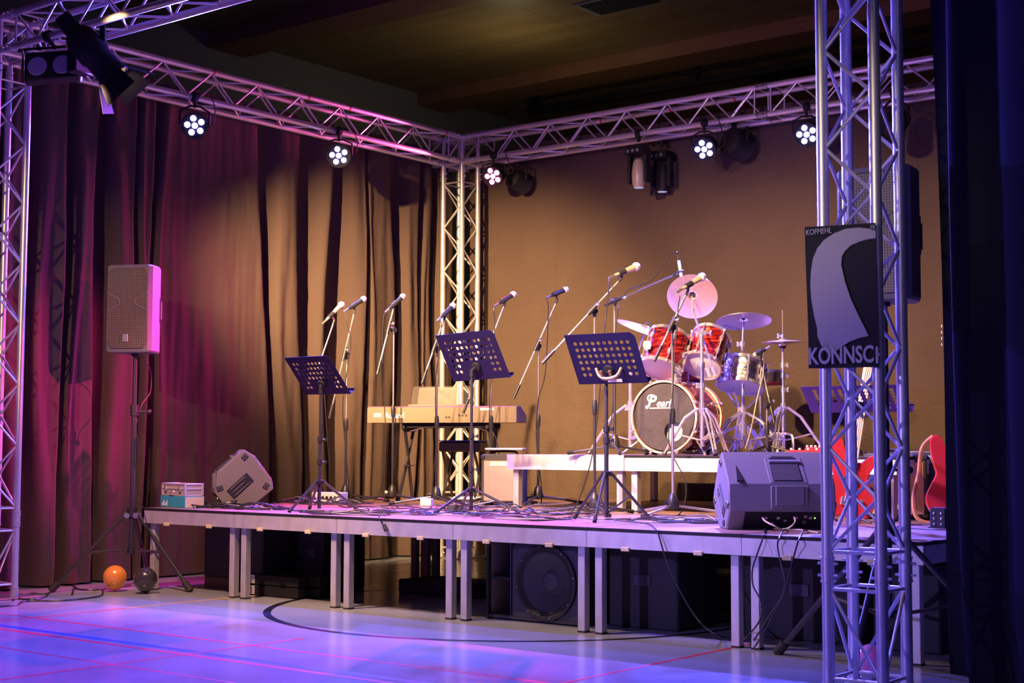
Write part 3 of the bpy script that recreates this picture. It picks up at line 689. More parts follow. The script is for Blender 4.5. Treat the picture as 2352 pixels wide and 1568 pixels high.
# ------------------------------------------------------------------ microphone stands
def micstand(lab, base, zb, zj, tip, tail, r=.34, ang=0, bell=True, col='blackmetal', jr=.0, legh=.10, poleR=.0105, low=None):
    c = V((base.x, base.y, zb)); j = V((c.x, c.y, zj))
    t = thing('microphone_stand', lab, 'microphone stand', c)
    zm = zb+(zj-zb)*.52
    q = W(); q.cyl(c+V((0, 0, .05)), (c.x, c.y, zm+.02), poleR, seg=12); q.build('lower_pole', col, t)
    q = W(); q.cyl((c.x, c.y, zm), j, poleR*.66, seg=10); q.build('upper_pole', 'steel' if col != 'alu' else 'alu', t)
    q = W(); q.lathe([(.009, -.05), (.017, -.03), (.019, .03), (.0135, .06)], 14, mtx((c.x, c.y, zm))); q.build('clutch', 'plastic', t)
    if bell:
        q = W(); q.lathe([(.030, .045), (.040, .05), (.042, .065), (.036, .10), (.024, .135), (.013, .15)], 20, mtx(c)); hb = q.build('leg_housing', 'plastic', t)
        q = W(); q.cyl(c+V((0, 0, .085)), c+V((0, 0, .085))-cR*.05, .007, seg=8); q.cyl(c+V((0, 0, .085))-cR*.045, c+V((0, 0, .085))-cR*.06, .014, seg=10); q.build('knob', 'white' if ang == 7 else 'plastic', hb)
    for k in range(3):
        a = R_(ang+120*k); d = V((math.cos(a), math.sin(a), 0))
        q = W(); q.cyl(c+d*.03+V((0, 0, .065)), c+d*r+V((0, 0, .014)), .0095, seg=10); lg = q.build('leg', col, t)
        q = W(); e = (d*r-V((0, 0, .05))).normalized(); f = c+d*r+V((0, 0, .014)); q.cyl(f-e*.035, f+e*.012, .0135, .0145, seg=10); q.build('rubber_foot', 'rubber', lg)
    # joint and boom
    bd = (tip-tail).normalized()
    # closest point of the boom to the joint
    s = (j-tail).dot(bd); on = tail+bd*s
    q = W(); q.cyl(j-V((0, 0, .035)), j+V((0, 0, .0)), .014, seg=12); n_ = bd.cross(V((0, 0, 1))).normalized(); q.cyl(j-n_*.02, j+n_*.02, .021, seg=16); q.build('swivel', 'plastic', t)
    q = W(); q.cyl(on-bd*.055, on+bd*.055, .0145, seg=12); q.cyl(j, on, .012, seg=10); cl = q.build('boom_clamp', 'plastic', t)
    q = W(); q.cyl(on+bd*.03, on+bd*.03+n_*.04, .005, seg=8); q.ball(on+bd*.03+n_*.045, .012, 10, 6); q.build('thumb_screw', 'steel', cl)
    q = W(); q.cyl(tail, tip, .0068, seg=10); bm = q.build('boom', 'steel' if col != 'alu' else 'alu', t)
    q = W(); q.cyl(tail-bd*.01, tail+bd*.11, .0115, seg=12); q.build('counterweight', 'plastic', bm)
    q = W(); q.cyl(tip-bd*.035, tip, .010, seg=10); q.build('thread_end', 'plastic', bm)
    return t
def mic(lab, head, tail_, tip, kind='dyn', cabcol='plastic', ringm='steel', scale=1.0):
    d = (head-tail_).normalized()
    L = .165*scale
    t = thing('microphone', lab, 'microphone', head)
    a = head-d*(L+.012)
    q = W(); m0 = mtx(a, basis(d))
    q.lathe([(.0105, 0), (.0115, .02), (.0125, .05), (.0185*scale, L-.03), (.020*scale, L-.012), (.016, L-.008)], 18, m0); q.build('body', cabcol, t)
    q = W(); rr = .0265*scale; q.ball((0, 0, L+.012), rr, 18, 12, m=m0); gr = q.build('grille', 'mesh_grille', t)
    q = W(); q.torus(rr*.99, .003, 24, 6, m0 @ mtx((0, 0, L+.008))); q.build('ring', ringm, t)
    q = W(); q.cyl(a-d*.05, a+d*.005, .0085, .0095, seg=12); q.build('plug', 'steel', t)
    # clip, belongs to the microphone's holder
    s = a+d*.065
    q = W(); q.lathe([(.0185, -.03), (.0205, .03)], 14, mtx(s, basis(d))); q.cyl(s, tip, .008, seg=8); cc = q.build('clip', 'plastic', t)
    return a-d*.05
_dots('mesh_grille', (0.86, 0.84, 0.86), (0.30, 0.28, 0.30), 260, 0.25, 0.5, 0.35)
def P(x, y, base, dz=0.0): return atd(x, y, dep(V((base.x, base.y, 1.4)))+dz)
STANDS = [
 # label words, base px, base z, joint px y, tip px, tail px, head px, tailpx of mic, leg angle, mic label
 ('a', (735, 1152), .6, 838, (768, 736), (722, 870), (784, 700), (749, 735), 20, 'microphone stand hidden partly by the leftmost music stand', 'leftmost microphone above the leftmost music stand', 'silver'),
 ('b', (793, 1154), .6, 815, (815, 712), (757, 958), (835, 687), (805, 706), 60, 'second microphone stand from the left, long slanted boom', 'second microphone from the left, tilted right', 'plastic'),
 ('c', (901, 1154), .6, 757, (905, 704), (867, 857), (925, 681), (896, 707), 7, 'microphone stand left of the keyboard with steep boom', 'third microphone from the left, above the keyboard end', 'plastic'),
 ('d', (1002, 1160), .6, 800, (1023, 725), (970, 878), (1040, 702), (1018, 724), 95, 'microphone stand in front of the corner tower', 'microphone in front of the rear corner tower', 'plastic'),
 ('e', (1127, 1158), .6, 800, (1160, 695), (1065, 946), (1179, 676), (1150, 694), 35, 'microphone stand behind the middle music stand', 'microphone above the middle music stand', 'plastic'),
 ('f', (1236, 1158), .6, 795, (1280, 688), (1181, 912), (1299, 665), (1270, 677), 50, 'microphone stand with long boom between middle and right music stands', 'microphone on the tall slanted boom left of the right music stand', 'plastic'),
 ('g', (1366, 1182), .6, 716, (1428, 638), (1248, 832), (1461, 612), (1418, 630), 80, 'microphone stand behind the right music stand with crossing boom', 'champagne microphone highest in the row, pointing up right', 'champagne'),
 ('i', (1546, 1184), .6, 752, (1580, 668), (1504, 826), (1612, 636), (1572, 660), 35, 'silver microphone stand standing in front of the bass drum', 'champagne microphone in front of the upright cymbal', 'champagne'),
]
M['silver'] = mat('silver_microphone', (.55, .5, .46), .35, .6); M['champagne'] = mat('champagne_microphone', (.62, .5, .36), .35, .5)
endpts = {}
for (k, bp, zb_, jy, tp, tl_, hd, mt_, ang, lab, mlab, mc) in STANDS:
    base = onz(*bp, zb_)
    zj = onpole(base, jy)
    tip = P(*tp, base, .06); tail = P(*tl_, base, -.10)
    # keep the boom passing by the pole
    micstand(lab, base, zb_, zj, tip, tail, ang=ang, r=.36 if k != 'i' else .42, col='blackmetal' if k != 'i' else 'steel')
    he = P(*hd, base, .12); te = P(*mt_, base, .03)
    e = mic(mlab, he, te, tip, cabcol=mc, scale=1.0 if mc == 'plastic' else 1.12)
    endpts[k] = (e, base, tip, tail)
random.seed(4)
# cables from each microphone down its stand to the deck
CBL = {'a': [(741, 760), (741, 800), (745, 900), (752, 1010), (756, 1075), (748, 1140)],
       'b': [(797, 745), (806, 790), (790, 900), (788, 960), (796, 1060), (799, 1140)],
       'c': [(880, 735), (878, 800), (882, 900), (886, 1010), (880, 1100), (858, 1150)],
       'd': [(1014, 742), (1008, 800), (1000, 900), (1002, 1000), (996, 1090), (985, 1155)],
       'e': [(1134, 715), (1136, 760), (1124, 950), (1140, 1010), (1153, 1080), (1165, 1160)],
       'f': [(1259, 700), (1258, 760), (1252, 860), (1236, 920), (1232, 1010), (1243, 1160)],
       'g': [(1399, 650), (1393, 720), (1388, 760), (1372, 960), (1352, 1080), (1310, 1180)],
       'i': [(1561, 680), (1556, 725), (1545, 900), (1537, 1020), (1575, 1110), (1560, 1178)]}
for k, pl in CBL.items():
    e, base, tip, tail = endpts[k]
    pts = [e]+[P(x, y, base, -.03+.01*(i % 2)) for i, (x, y) in enumerate(pl)]
    last = pts[-1]; last.z = .607; pts.append(V((last.x-.12, last.y-.15, .606)))
    nm = dict(a='leftmost', b='second', c='third', d='fourth', e='fifth', f='sixth', g='seventh', i='eighth')[k]
    cable(pts, 'thin black cable hanging from the %s microphone in the front row' % nm, .0042, 'microphone_cable')
# overhead drum mic on its own tall stand
base = V((onz(1412, 1042, 1.0).x, 0, 0)); bp = atd(1412, 1042, 10.45); base = V((bp.x, bp.y, 1.0))
zj = onpole(base, 690)
tip = P(1552, 630, base, .35); tail = P(1392, 700, base, -.05)
micstand('tall dark boom stand reaching over the drums from their left', base, 1.0, zj, tip, tail, r=.36, ang=70)
t = thing('drum_microphone', 'slim white condenser microphone pointing down over the drums', 'microphone', tip)
top = P(1559, 598, base, .35); bot = P(1565, 636, base, .35)
q = W(); q.cyl(bot, top, .0115, seg=14); q.build('body', 'white', t)
q = W(); q.cyl(top, top+(top-bot).normalized()*.045, .009, seg=12); q.build('plug', 'plastic', t)
q = W(); q.torus(.022, .006, 16, 8, mtx(bot.lerp(top, .35), basis(top-bot))); q.cyl(tip, bot.lerp(top, .3), .009, seg=8); q.build('clip', 'plastic', t)
e = top+(top-bot).normalized()*.045
cable([e, P(1553, 579, base, .33), P(1535, 590, base, .3), P(1500, 640, base, .2), P(1470, 655, base, .14), P(1440, 668, base, .05), P(1423, 700, base, 0), P(1418, 725, base, 0), P(1410, 800, base, 0), P(1408, 930, base, 0), P(1398, 1000, base, -.02), V((*P(1394, 1036, base, -.04).xy, 1.006))], 'black cable looping from the overhead drum microphone', .0042, 'microphone_cable')

# ------------------------------------------------------------------ music stands
def desk_stand(lab, px4, Z, Wd, base, zb_, collar_y, legr=.28, ang=10, matn='desk', hold=True, pole=.0125):
    TL, TR, BR, BL = px4
    s = Z/FPX
    w2 = V((((TR[0]-TL[0])+(BR[0]-BL[0]))/2*s, -((TR[1]-TL[1])+(BR[1]-BL[1]))/2*s))
    h2 = V((((BL[0]-TL[0])+(BR[0]-TR[0]))/2*s, -((BL[1]-TL[1])+(BR[1]-TR[1]))/2*s))
    dw = -math.sqrt(max(.0004, Wd*Wd-w2.length_squared)); dh = -w2.dot(h2)/dw
    def c3(v, d): return cR*v.x+cU*v.y+cF*d
    wv = c3(w2, dw); hv = c3(h2, dh)
    cx = (TL[0]+TR[0]+BR[0]+BL[0])/4; cy = (TL[1]+TR[1]+BR[1]+BL[1])/4
    ctr = atd(cx, cy, Z)
    X = wv.normalized(); Yd = (hv-X*hv.dot(X)).normalized(); Hh = hv.length; Wf = wv.length
    nrm = Yd.cross(X)       # towards the camera or away
    if nrm.dot(cF) > 0: nrm = -nrm
    c = V((base.x, base.y, zb_))
    t = thing('music_stand', lab, 'music stand', c)
    # perforated plate
    q = W(); nx, ny = 12, 8; ns = 16
    def pt(u, v):        # plate point, top corners clipped
        if v < 1/ny and u > 1-1/nx:
            k_ = (u-(1-1/nx))*nx+(1/ny-v)*ny
            if k_ > 1.35: u -= (k_-1.35)/2/nx; v += (k_-1.35)/2/ny
        return ctr+X*(Wf*(u-.5))+Yd*(Hh*(v-.5))
    for i in range(nx):
        for j in range(ny):
            hole = 1 <= i <= nx-2 and 1 <= j <= 6 and not (j >= 5 and 3 <= i <= nx-4)
            ucen, vcen = (i+.5)/nx, (j+.5)/ny; vs = []
            for k in range(ns):
                a = R_(-135+k*360/ns); dx, dy = math.cos(a), math.sin(a); mxx = max(abs(dx), abs(dy))
                vs.append(pt(ucen+.5/nx*dx/mxx, vcen+.5/ny*dy/mxx))
            if not hole: q.add(vs, [tuple(range(ns))])
            else:
                cc = pt(ucen, vcen); R = .0125 if Wd < .55 else .014
                for k in range(ns):
                    a = R_(-135+k*360/ns); vs.append(cc+X*(R*math.cos(a))+Yd*(R*math.sin(a)))
                q.add(vs, [(k, (k+1) % ns, ns+(k+1) % ns, ns+k) for k in range(ns)])
    dk = q.build('desk', matn, t, smooth=20)
    import bmesh
    bm_ = bmesh.new(); bm_.from_mesh(dk.data); bmesh.ops.remove_doubles(bm_, verts=bm_.verts, dist=.0004); bm_.to_mesh(dk.data); bm_.free()
    for p_ in dk.data.polygons: p_.use_smooth = False
    bpy_m = dk.modifiers.new('solid', 'SOLIDIFY'); bpy_m.thickness = .0016; bpy_m.offset = 0
    # lip along the bottom, on the far side
    q = W(); p0 = ctr+Yd*(Hh/2)-X*(Wf/2); p1 = ctr+Yd*(Hh/2)+X*(Wf/2); th = .0015
    far = -nrm
    for pa, pb in ((V((0, 0, 0)), far*.045), (far*.045, far*.045-Yd*.014)):
        vs = [p0+pa, p1+pa, p1+pb, p0+pb]; o2 = [v_+Yd*th for v_ in vs] if pa.length < .001 else [v_+far*th for v_ in vs]
        q.add(vs+o2, [(0, 1, 2, 3), (7, 6, 5, 4), (0, 4, 5, 1), (1, 5, 6, 2), (2, 6, 7, 3), (3, 7, 4, 0)])
    q.build('ledge', matn, t)
    # bracket behind the desk
    at = ctr+Yd*(Hh*.22)+nrm*.006
    head = V((c.x, c.y, at.z-.03))
    q = W()
    q.lathe([(.035, -.004), (.035, .012), (.022, .016)], 18, mtx(at, basis(nrm))); q.cyl(at+nrm*.01, head+V((0, 0, .0)), .013, seg=10); q.cyl(head-V((0, 0, .04)), head+V((0, 0, .012)), .016, seg=12)
    q.build('tilt_bracket', 'blackpaint', t)
    if hold == 'yoke':
        q = W(); a = at+Yd*.02
        pts = [a-X*.085-Yd*.035, a-X*.06+nrm*.03, a-X*.02+nrm*.05+Yd*.01, a+X*.03+nrm*.05+Yd*.01, a+X*.07+nrm*.03, a+X*.095-Yd*.035]
        q.rod(smooth_pts(pts, 4), .011, 8); q.cyl(a+nrm*.045-X*.03, a+nrm*.045-X*.03-Yd*.04, .009, seg=8); q.cyl(a+nrm*.045+X*.03, a+nrm*.045+X*.03-Yd*.04, .009, seg=8)
        q.build('yoke', M['yokebrass'], t, label='bronze curved yoke')
        q = W(); q.box((0, 0, 0), (.10, .02, .002), mtx(ctr+Yd*(Hh*.44)+nrm*.003+X*.02, frame_col(X, -Yd, nrm))); q.build('maker_label', 'white', t)
    zc = onpole(c, collar_y); zs = zc+(head.z-zc)*.45
    q = W(); q.cyl((c.x, c.y, zs), head, pole*.8, seg=12); q.build('upper_pole', 'blackmetal', t)
    q = W(); q.cyl((c.x, c.y, zb_+.02), (c.x, c.y, zs+.02), pole, seg=12); q.build('lower_pole', 'blackmetal', t)
    for zz in (zs, zs-.07) if hold == 'yoke' else (zs, zc+.14):
        q = W(); q.cyl((c.x, c.y, zz-.018), (c.x, c.y, zz+.018), pole+.006, seg=14); q.cyl((c.x, c.y, zz), V((c.x, c.y, zz))+cR*.042, .006, seg=8); q.cyl(V((c.x, c.y, zz))+cR*.04-V((0, 0, .012)), V((c.x, c.y, zz))+cR*.04+V((0, 0, .012)), .009, seg=8); q.build('height_clamp', 'plastic', t)
    q = W(); q.lathe([(.02, -.02), (.034, -.016), (.034, .01), (.02, .014)], 6, mtx((c.x, c.y, zc))); q.build('leg_collar', 'blackpaint', t)
    for k in range(3):
        a = R_(ang+120*k); d = V((math.cos(a), math.sin(a), 0)); top = V((c.x, c.y, zc))+d*.03; ft = c+d*legr+V((0, 0, .012))
        q = W(); q.cyl(top, ft, .0095, seg=10); lg = q.build('leg', 'blackmetal', t)
        q = W(); e = (ft-top).normalized(); q.cyl(ft-e*.03, ft+e*.008, .013, seg=10); q.build('rubber_foot', 'rubber', lg)
        q = W(); q.cyl(c+V((0, 0, .05))+d*.012, top.lerp(ft, .5), .006, seg=8); q.build('brace', 'blackmetal', t)
    return t
M['yokebrass'] = mat('bronze_metal', (.42, .30, .14), .35, .8)
desk_stand('leftmost perforated black music stand at the front of the stage', ((647, 822), (765, 815), (808, 903), (695, 908)), 10.42, .48, onz(733, 1174, .6), .6, 1106, ang=30)
desk_stand('tall middle perforated music stand in front of the corner tower', ((997, 770), (1133, 757), (1172, 865), (1040, 878)), 10.2, .50, onz(1082, 1177, .6), .6, 1124, legr=.34, ang=25)
desk_stand('right perforated music stand with a bronze yoke, left of the drums', ((1297, 770), (1448, 762), (1488, 878), (1333, 884)), 9.06, .49, onz(1393, 1195, .6), .6, 1086, ang=50, hold='yoke', pole=.0145)
b4 = onz(1975, 1192, .6)
desk_stand('purple-lit music stand partly hidden behind the nearest truss tower', ((1838, 890), (2056, 879), (2078, 944), (1890, 951)), 8.35, .60, b4, .6, 1110, ang=10, matn='purple_lit_desk', legr=.3)
# ------------------------------------------------------------------ drum kit on the riser
ZR = 1.0
def base_at(px, Z): p = atd(px, 1000, Z); return V((p.x, p.y, ZR))
def chrome_tripod(t, c, zhub, r, ang, zb=ZR, double=True, rot_r=None):
    q = W(); q.cyl((c.x, c.y, zhub-.035), (c.x, c.y, zhub+.035), .022, seg=14); q.build('leg_hub', 'chrome', t)
    for k in range(3):
        a = R_(ang+120*k); d = V((math.cos(a), math.sin(a), 0)); s_ = V((-d.y, d.x, 0))*.015
        top = V((c.x, c.y, zhub))+d*.03; ft = V((c.x, c.y, zb+.012))+d*r
        kn = top.lerp(ft, .25)+d*.03+V((0, 0, .015))
        q = W()
        for sg in (-1, 1): q.rod([top+s_*sg, kn+s_*sg, ft+s_*sg*.6], .0085, 8)
        lg = q.build('leg', 'chrome', t)
        q = W(); e = (ft-kn).normalized(); q.cyl(ft-e*.03, ft+e*.008, .014, .018, seg=10); q.build('rubber_foot', 'rubber', lg)
        q = W(); lo = V((c.x, c.y, zb+.06+(zhub-zb)*.15)); md = kn.lerp(ft, .45)
        for sg in (-1, 1): q.cyl(lo+d*.02+s_*sg*.7, md+s_*sg*.7, .006, seg=6)
        q.cyl(md-s_*1.8, md+s_*1.8, .006, seg=8); q.build('brace', 'chrome', t)
def wing(q, p, d, L=.035):
    q.cyl(p, p+d*L, .006, seg=8); q.ball(p+d*L+V((0, 0, .010)), .010, 8, 6); q.ball(p+d*L-V((0, 0, .010)), .010, 8, 6)
def cymstand(lab, c, zhub, zs, ang, r=.33, boom=None, tilt_to=None, zb=ZR):
    t = thing('cymbal_stand', lab, 'cymbal stand', (c.x, c.y, zb))
    z0 = zb+.08; prev = z0; rr = [.017, .014, .0115]
    for k, z in enumerate(zs):
        q = W(); q.cyl((c.x, c.y, prev-.02), (c.x, c.y, z), rr[k], seg=12); q.build('tube', 'chrome', t)
        q = W(); q.cyl((c.x, c.y, z-.02), (c.x, c.y, z+.02), rr[k]+.007, seg=12); wing(q, V((c.x, c.y, z)), -cR); q.build('height_clamp', 'chrome', t)
        prev = z
    chrome_tripod(t, c, zhub, r, ang, zb)
    if boom:
        a, b_ = boom
        q = W(); q.cyl(a, b_, .0075, seg=10); q.build('boom', 'chrome', t)
        jn = V((c.x, c.y, zs[-1]+.01)); q = W(); q.cyl(jn-cR*.03, jn+cR*.03, .018, seg=14); wing(q, jn+cR*.03, cR); q.build('tilter', 'chrome', t)
    if tilt_to:
        q = W(); q.cyl((c.x, c.y, zs[-1]), tilt_to, .0075, seg=10); q.build('tilter', 'chrome', t)
    return t
def cymbal(lab, c, n, rad, flip=False):
    t = thing('cymbal', lab, 'cymbal', c)
    m0 = mtx(c, basis(n)); bow = rad*.07; br = rad*.17
    pr = []
    for k in range(12):
        u = k/11; r_ = .006+(br-.006)*u; pr.append((r_, rad*.10*math.cos(u*1.45)+bow))
    for k in range(1, 14):
        u = k/13; r_ = br+(rad-br)*u; pr.append((r_, bow*(1-u**1.6)+rad*.10*math.cos(1.45)*(1-u)))
    lo = [(r_, h-.0014) for r_, h in reversed(pr)]
    q = W(); q.lathe(pr+lo+[pr[0]], 56, m0, cap=False); q.build('bronze_disc', 'brass', t, smooth=50)
    q = W(); q.lathe([(.004, -.03), (.004, .035)], 8, m0 @ mtx((0, 0, bow+rad*.1))); q.lathe([(.015, .0), (.015, .012)], 14, m0 @ mtx((0, 0, bow+rad*.1+.001))); q.lathe([(.015, -.014), (.015, -.002)], 14, m0 @ mtx((0, 0, bow+rad*.1-.003))); q.build('felt', 'rubber', t)
    return t, m0
def drum(name, lab, c, axis, rad, length, shell, head_a, head_b, lugs=6, hoop='chrome', off=0, hoop_h=.022):
    # axis points from end a to end b
    t = thing(name, lab, 'drum', c); axis = V(axis).normalized(); m0 = mtx(c, basis(axis)); h = length/2
    q = W(); q.lathe([(rad, -h), (rad, h)], 48, m0, cap=False); q.lathe([(rad-.006, -h), (rad-.006, h)], 48, m0, cap=False); q.build('shell', shell, t)
    for s, hm, nm in ((-1, head_a, 'bottom'), (1, head_b, 'top')):
        q = W(); q.lathe([(0.0001, s*(h+.006)), (rad*.96, s*(h+.006)), (rad+.004, s*(h+.001))], 48, m0, cap=False); q.build('drumhead', hm, t)
        q = W(); ro = rad+.013; z0, z1 = s*(h-hoop_h*.4), s*(h+hoop_h*.75)
        if z0 > z1: z0, z1 = z1, z0
        q.lathe([(rad+.004, z0), (ro, z0), (ro, z1), (rad+.004, z1), (rad+.004, z0)], 48, m0, cap=False); q.build('hoop', hoop, t)
    for k in range(lugs):
        a = R_(off+360*k/lugs); d = V((math.cos(a), math.sin(a), 0))
        q = W()
        mm = m0 @ mtx(d*(rad+.012), basis((0, 0, 1)) @ Matrix.Identity(3)) 
        q.cyl(m0 @ (d*(rad+.014)+V((0, 0, -h*.96))), m0 @ (d*(rad+.014)+V((0, 0, h*.96))), .005, seg=6)
        for s in (-1, 1):
            q.cyl(m0 @ (d*(rad+.012)+V((0, 0, s*h*.30))), m0 @ (d*(rad+.012)+V((0, 0, s*h*.62))), .013, seg=8)
            q.ball(m0 @ (d*(rad+.016)+V((0, 0, s*h*1.02))), .011, 8, 6)
        q.build('lug', 'chrome', t)
    return t, m0
# bass drum
bc_ = atd(1526, 962, 10.5); bc_.z = ZR+.272
aa = R_(96); bax = V((math.cos(aa), math.sin(aa), 0)); RBD, LBD = .247, .42
t = thing('bass_drum', 'red bass drum with white script lettering on its dark front head', 'drum', (bc_.x, bc_.y, ZR))
m0 = mtx(bc_, frame_col(V((-bax.y, bax.x, 0))*-1, V((0, 0, 1)), (V((-bax.y, bax.x, 0))*-1).cross(V((0, 0, 1)))))   # x right, y up, z towards the audience
zf = m0.to_3x3().col[2]
q = W(); q.lathe([(RBD, -LBD), (RBD, 0)], 64, m0, cap=False); q.lathe([(RBD-.008, -LBD), (RBD-.008, 0)], 64, m0, cap=False); q.build('shell', M['red_oyster_shell'], t)
hx, hy, hr = .075, -.105, .072
q = W(); ns = 48; vs = []
for k in range(ns):
    a = 6.28318*k/ns; vs.append(m0 @ V((hx+hr*math.cos(a), hy+hr*math.sin(a), .006)))
for k in range(ns):
    a = 6.28318*k/ns; vs.append(m0 @ V((RBD*.97*math.cos(a), RBD*.97*math.sin(a), .006)))
q.add(vs, [(k, (k+1) % ns, ns+(k+1) % ns, ns+k) for k in range(ns)]); q.build('front_head', 'headblack', t)
q = W(); q.torus(hr, .002, 40, 6, m0 @ mtx((hx, hy, .006))); q.build('port_rim', 'blackpaint', t)
q = W(); q.lathe([(.0001, -LBD-.004), (RBD, -LBD-.004)], 48, m0, cap=False); q.build('batter_head', 'white', t)
for z in (-LBD-.012, -.012):
    q = W(); q.lathe([(RBD+.002, z-.014), (RBD+.016, z-.014), (RBD+.016, z+.028), (RBD+.002, z+.028), (RBD+.002, z-.014)], 64, m0, cap=False); q.build('hoop', 'hoopwood', t)
for z in (0, -LBD):
    q = W(); q.torus(RBD+.0165, .0035, 64, 6, m0 @ mtx((0, 0, z))); q.build('hoop_inlay', M['red_oyster_shell'], t)
q = W(); q.ball((hx-.01, hy-.02, -.10), .12, 20, 12, sz=.6, m=m0); q.build('port_bright_fill', 'white', t)  # white ball added behind the port to make the hole bright
for k in range(8):
    a = R_(22.5+45*k); d = V((math.cos(a), math.sin(a), 0)); q = W()
    for s0, s1 in ((.01, -.12), (-LBD-.01, -LBD+.12)):
        q.cyl(m0 @ (d*(RBD+.022)+V((0, 0, s0+.0))), m0 @ (d*(RBD+.020)+V((0, 0, s1))), .0045, seg=6)
        q.bbox((0, 0, 0), (.03, .022, .026), .005, m0 @ mtx(d*(RBD+.02)+V((0, 0, s0)), rz(math.degrees(a))))
        q.lathe([(.011, 0), (.013, .03), (.009, .045)], 10, m0 @ mtx(d*(RBD+.014)+V((0, 0, s1-.02 if s1 < s0 else s1-.02)), Matrix.Identity(3)))
    q.build('claw_and_lug', 'chrome', t)
for sx in (-1, 1):
    q = W(); q.cyl(m0 @ V((sx*.2, -.14, -.07)), m0 @ V((sx*.33, -.262, .03)), .006, seg=8); q.ball(m0 @ V((sx*.33, -.262, .03)), .012, 8, 6); q.build('spur', 'chrome', t)
text_mesh('P', .115, m0 @ mtx((-.135, .075, .009)), 'lettering', 'ink', t, shear=.35, bold=.003)
text_mesh('earl', .075, m0 @ mtx((-.062, .075, .009)), 'lettering', 'ink', t, shear=.35, bold=.0012, spacing=1.0)
q = W(); q.box((-.03, .064, .0095), (.17, .0075, .001), m0); q.lathe([(.0001, 0), (.012, 0), (.012, .001)], 12, m0 @ mtx((-.135, .072, .009))); q.build('underline', 'ink', t)
q = W(); q.torus(.03, .006, 20, 6, m0 @ mtx((-.098, .135, .009), Matrix.Identity(3)) @ Matrix.Diagonal((1.0, .8, .2, 1)), 40, 260); q.build('letter_swash', 'ink', t)
# tom mount on the bass drum
q = W(); tp = m0 @ V((.02, RBD, -.14)); q.cyl(tp, tp+V((0, 0, .22)), .014, seg=12); q.bbox(tuple(tp+V((0, 0, .02))), (.07, .07, .04), .008)
for s in (-1, 1): q.cyl(tp+V((0, 0, .2)), tp+V((0, 0, .24))+cR*s*.16, .009, seg=10); q.ball(tp+V((0, 0, .2))+cR*s*.05, .024, 10, 8)
q.build('tom_mount', 'chrome', t)
def cvec(r, u, f): return cR*r+cU*u+cF*f
def tomdrum(name, lab, top_px, bot_px, Zt, Zb, rad, shell, ha, hb, lugs=6, off=15):
    tp_ = atd(*top_px, Zt); bt = atd(*bot_px, Zb); return drum(name, lab, (tp_+bt)/2, tp_-bt, rad, (tp_-bt).length, shell, ha, hb, lugs, off=off)
M['lav'] = M['skin']
t1, mm = tomdrum('rack_tom', 'left red rack tom above the bass drum', (1538, 776), (1517, 846), 10.78, 10.66, .150, M['red_oyster_shell'], 'skin', 'white')
q = W(); q.prism([(-.022, -.03), (.022, -.03), (.03, 0), (.022, .03), (-.022, .03), (-.03, 0)], 0, .002, mtx(atd(1486, 792, 10.56), basis(-cF))); q.build('maker_badge', 'white', t1)
t2, mm = tomdrum('rack_tom', 'right red rack tom with lavender-lit lower head', (1634, 776), (1613, 838), 10.86, 10.70, .135, M['red_oyster_shell'], 'skin', 'white', off=30)
tomdrum('floor_tom', 'dark red floor tom half hidden behind the bass drum', (1562, 850), (1562, 965), 11.15, 11.15, .17, M['red_oyster_shell'], 'skin', 'white', 8)
M['chromeshell'] = mat('hammered_chrome', (.8, .76, .70), .16, 1.0, bump=(45, .5))
sd, ms = tomdrum('snare_drum', 'chrome snare drum to the right of the rack toms', (1706, 834), (1701, 886), 11.1, 11.04, .172, 'chromeshell', 'skin', 'white', 10)
q = W(); q.bbox((.1, -.165, 0), (.03, .02, .09), .004, ms); q.build('throw_off', 'chrome', sd)
# snare stand
c = base_at(1703, 11.1)
t = thing('snare_stand', 'chrome folding stand below the snare drum', 'drum stand', c)
q = W(); q.cyl((c.x, c.y, ZR+.05), (c.x, c.y, ZR+.36), .012, seg=12); q.build('tube', 'chrome', t)
for k in range(3):
    a = R_(40+120*k); d = V((math.cos(a), math.sin(a), 0)); q = W(); e = V((c.x, c.y, onpole(c, 900)))+d*.165
    q.rod([V((c.x, c.y, ZR+.34)), V((c.x, c.y, ZR+.36))+d*.05, e, e+V((0, 0, .03))], .008, 8); q.build('basket_arm', 'chrome', t)
chrome_tripod(t, c, ZR+.22, .27, 75)
# cymbals and their stands
c1 = atd(1590, 681, 10.80); n1 = cvec(.18, .52, .84)
cy, mm = cymbal('upright pink-lit cymbal facing the hall above the toms', c1, n1, .186)
# vent holes of the crash: dark discs read as openings, built as rings
for k in range(6):
    a = R_(60*k+20); q = W(); q.torus(.0125, .0016, 16, 6, mm @ mtx((math.cos(a)*.105, math.sin(a)*.105, .010))); q.build('hole_rim', 'brass', cy)
cs = base_at(1613, 10.22)
b0, b1 = atd(1591, 712, 10.60), atd(1645, 868, 10.00)
s1 = cymstand('chrome boom cymbal stand in front of the right rack tom', cs, onpole(cs, 938), (onpole(cs, 925)+.12, onpole(cs, 838), onpole(cs, 768)), 200, .27, boom=(b0, b1))
q = W(); q.cyl(b0, c1+V(n1)*.0, .0065, seg=10); q.ball(b0, .014, 10, 8); q.build('tilter', 'chrome', s1)
pm = atd(1633, 855, 10.0); yv = (b0-b1).normalized(); xv = cR-yv*cR.dot(yv); xv.normalize(); fm = frame_col(xv, yv, xv.cross(yv))
q = W(); q.bbox((0, 0, 0), (.058, .105, .010), .004, mtx(pm, fm)); pl = q.build('name_plate', mat('brass_plate', (.55, .42, .22), .4, .6), s1)
o = text_mesh('MAPEX', .026, mtx(pm, fm) @ mtx((-.009, .042, .0055), rz(-90)), 'lettering', 'dish', pl)
c2 = atd(1708, 738, 11.0); n2 = cvec(.0, .94, .30)
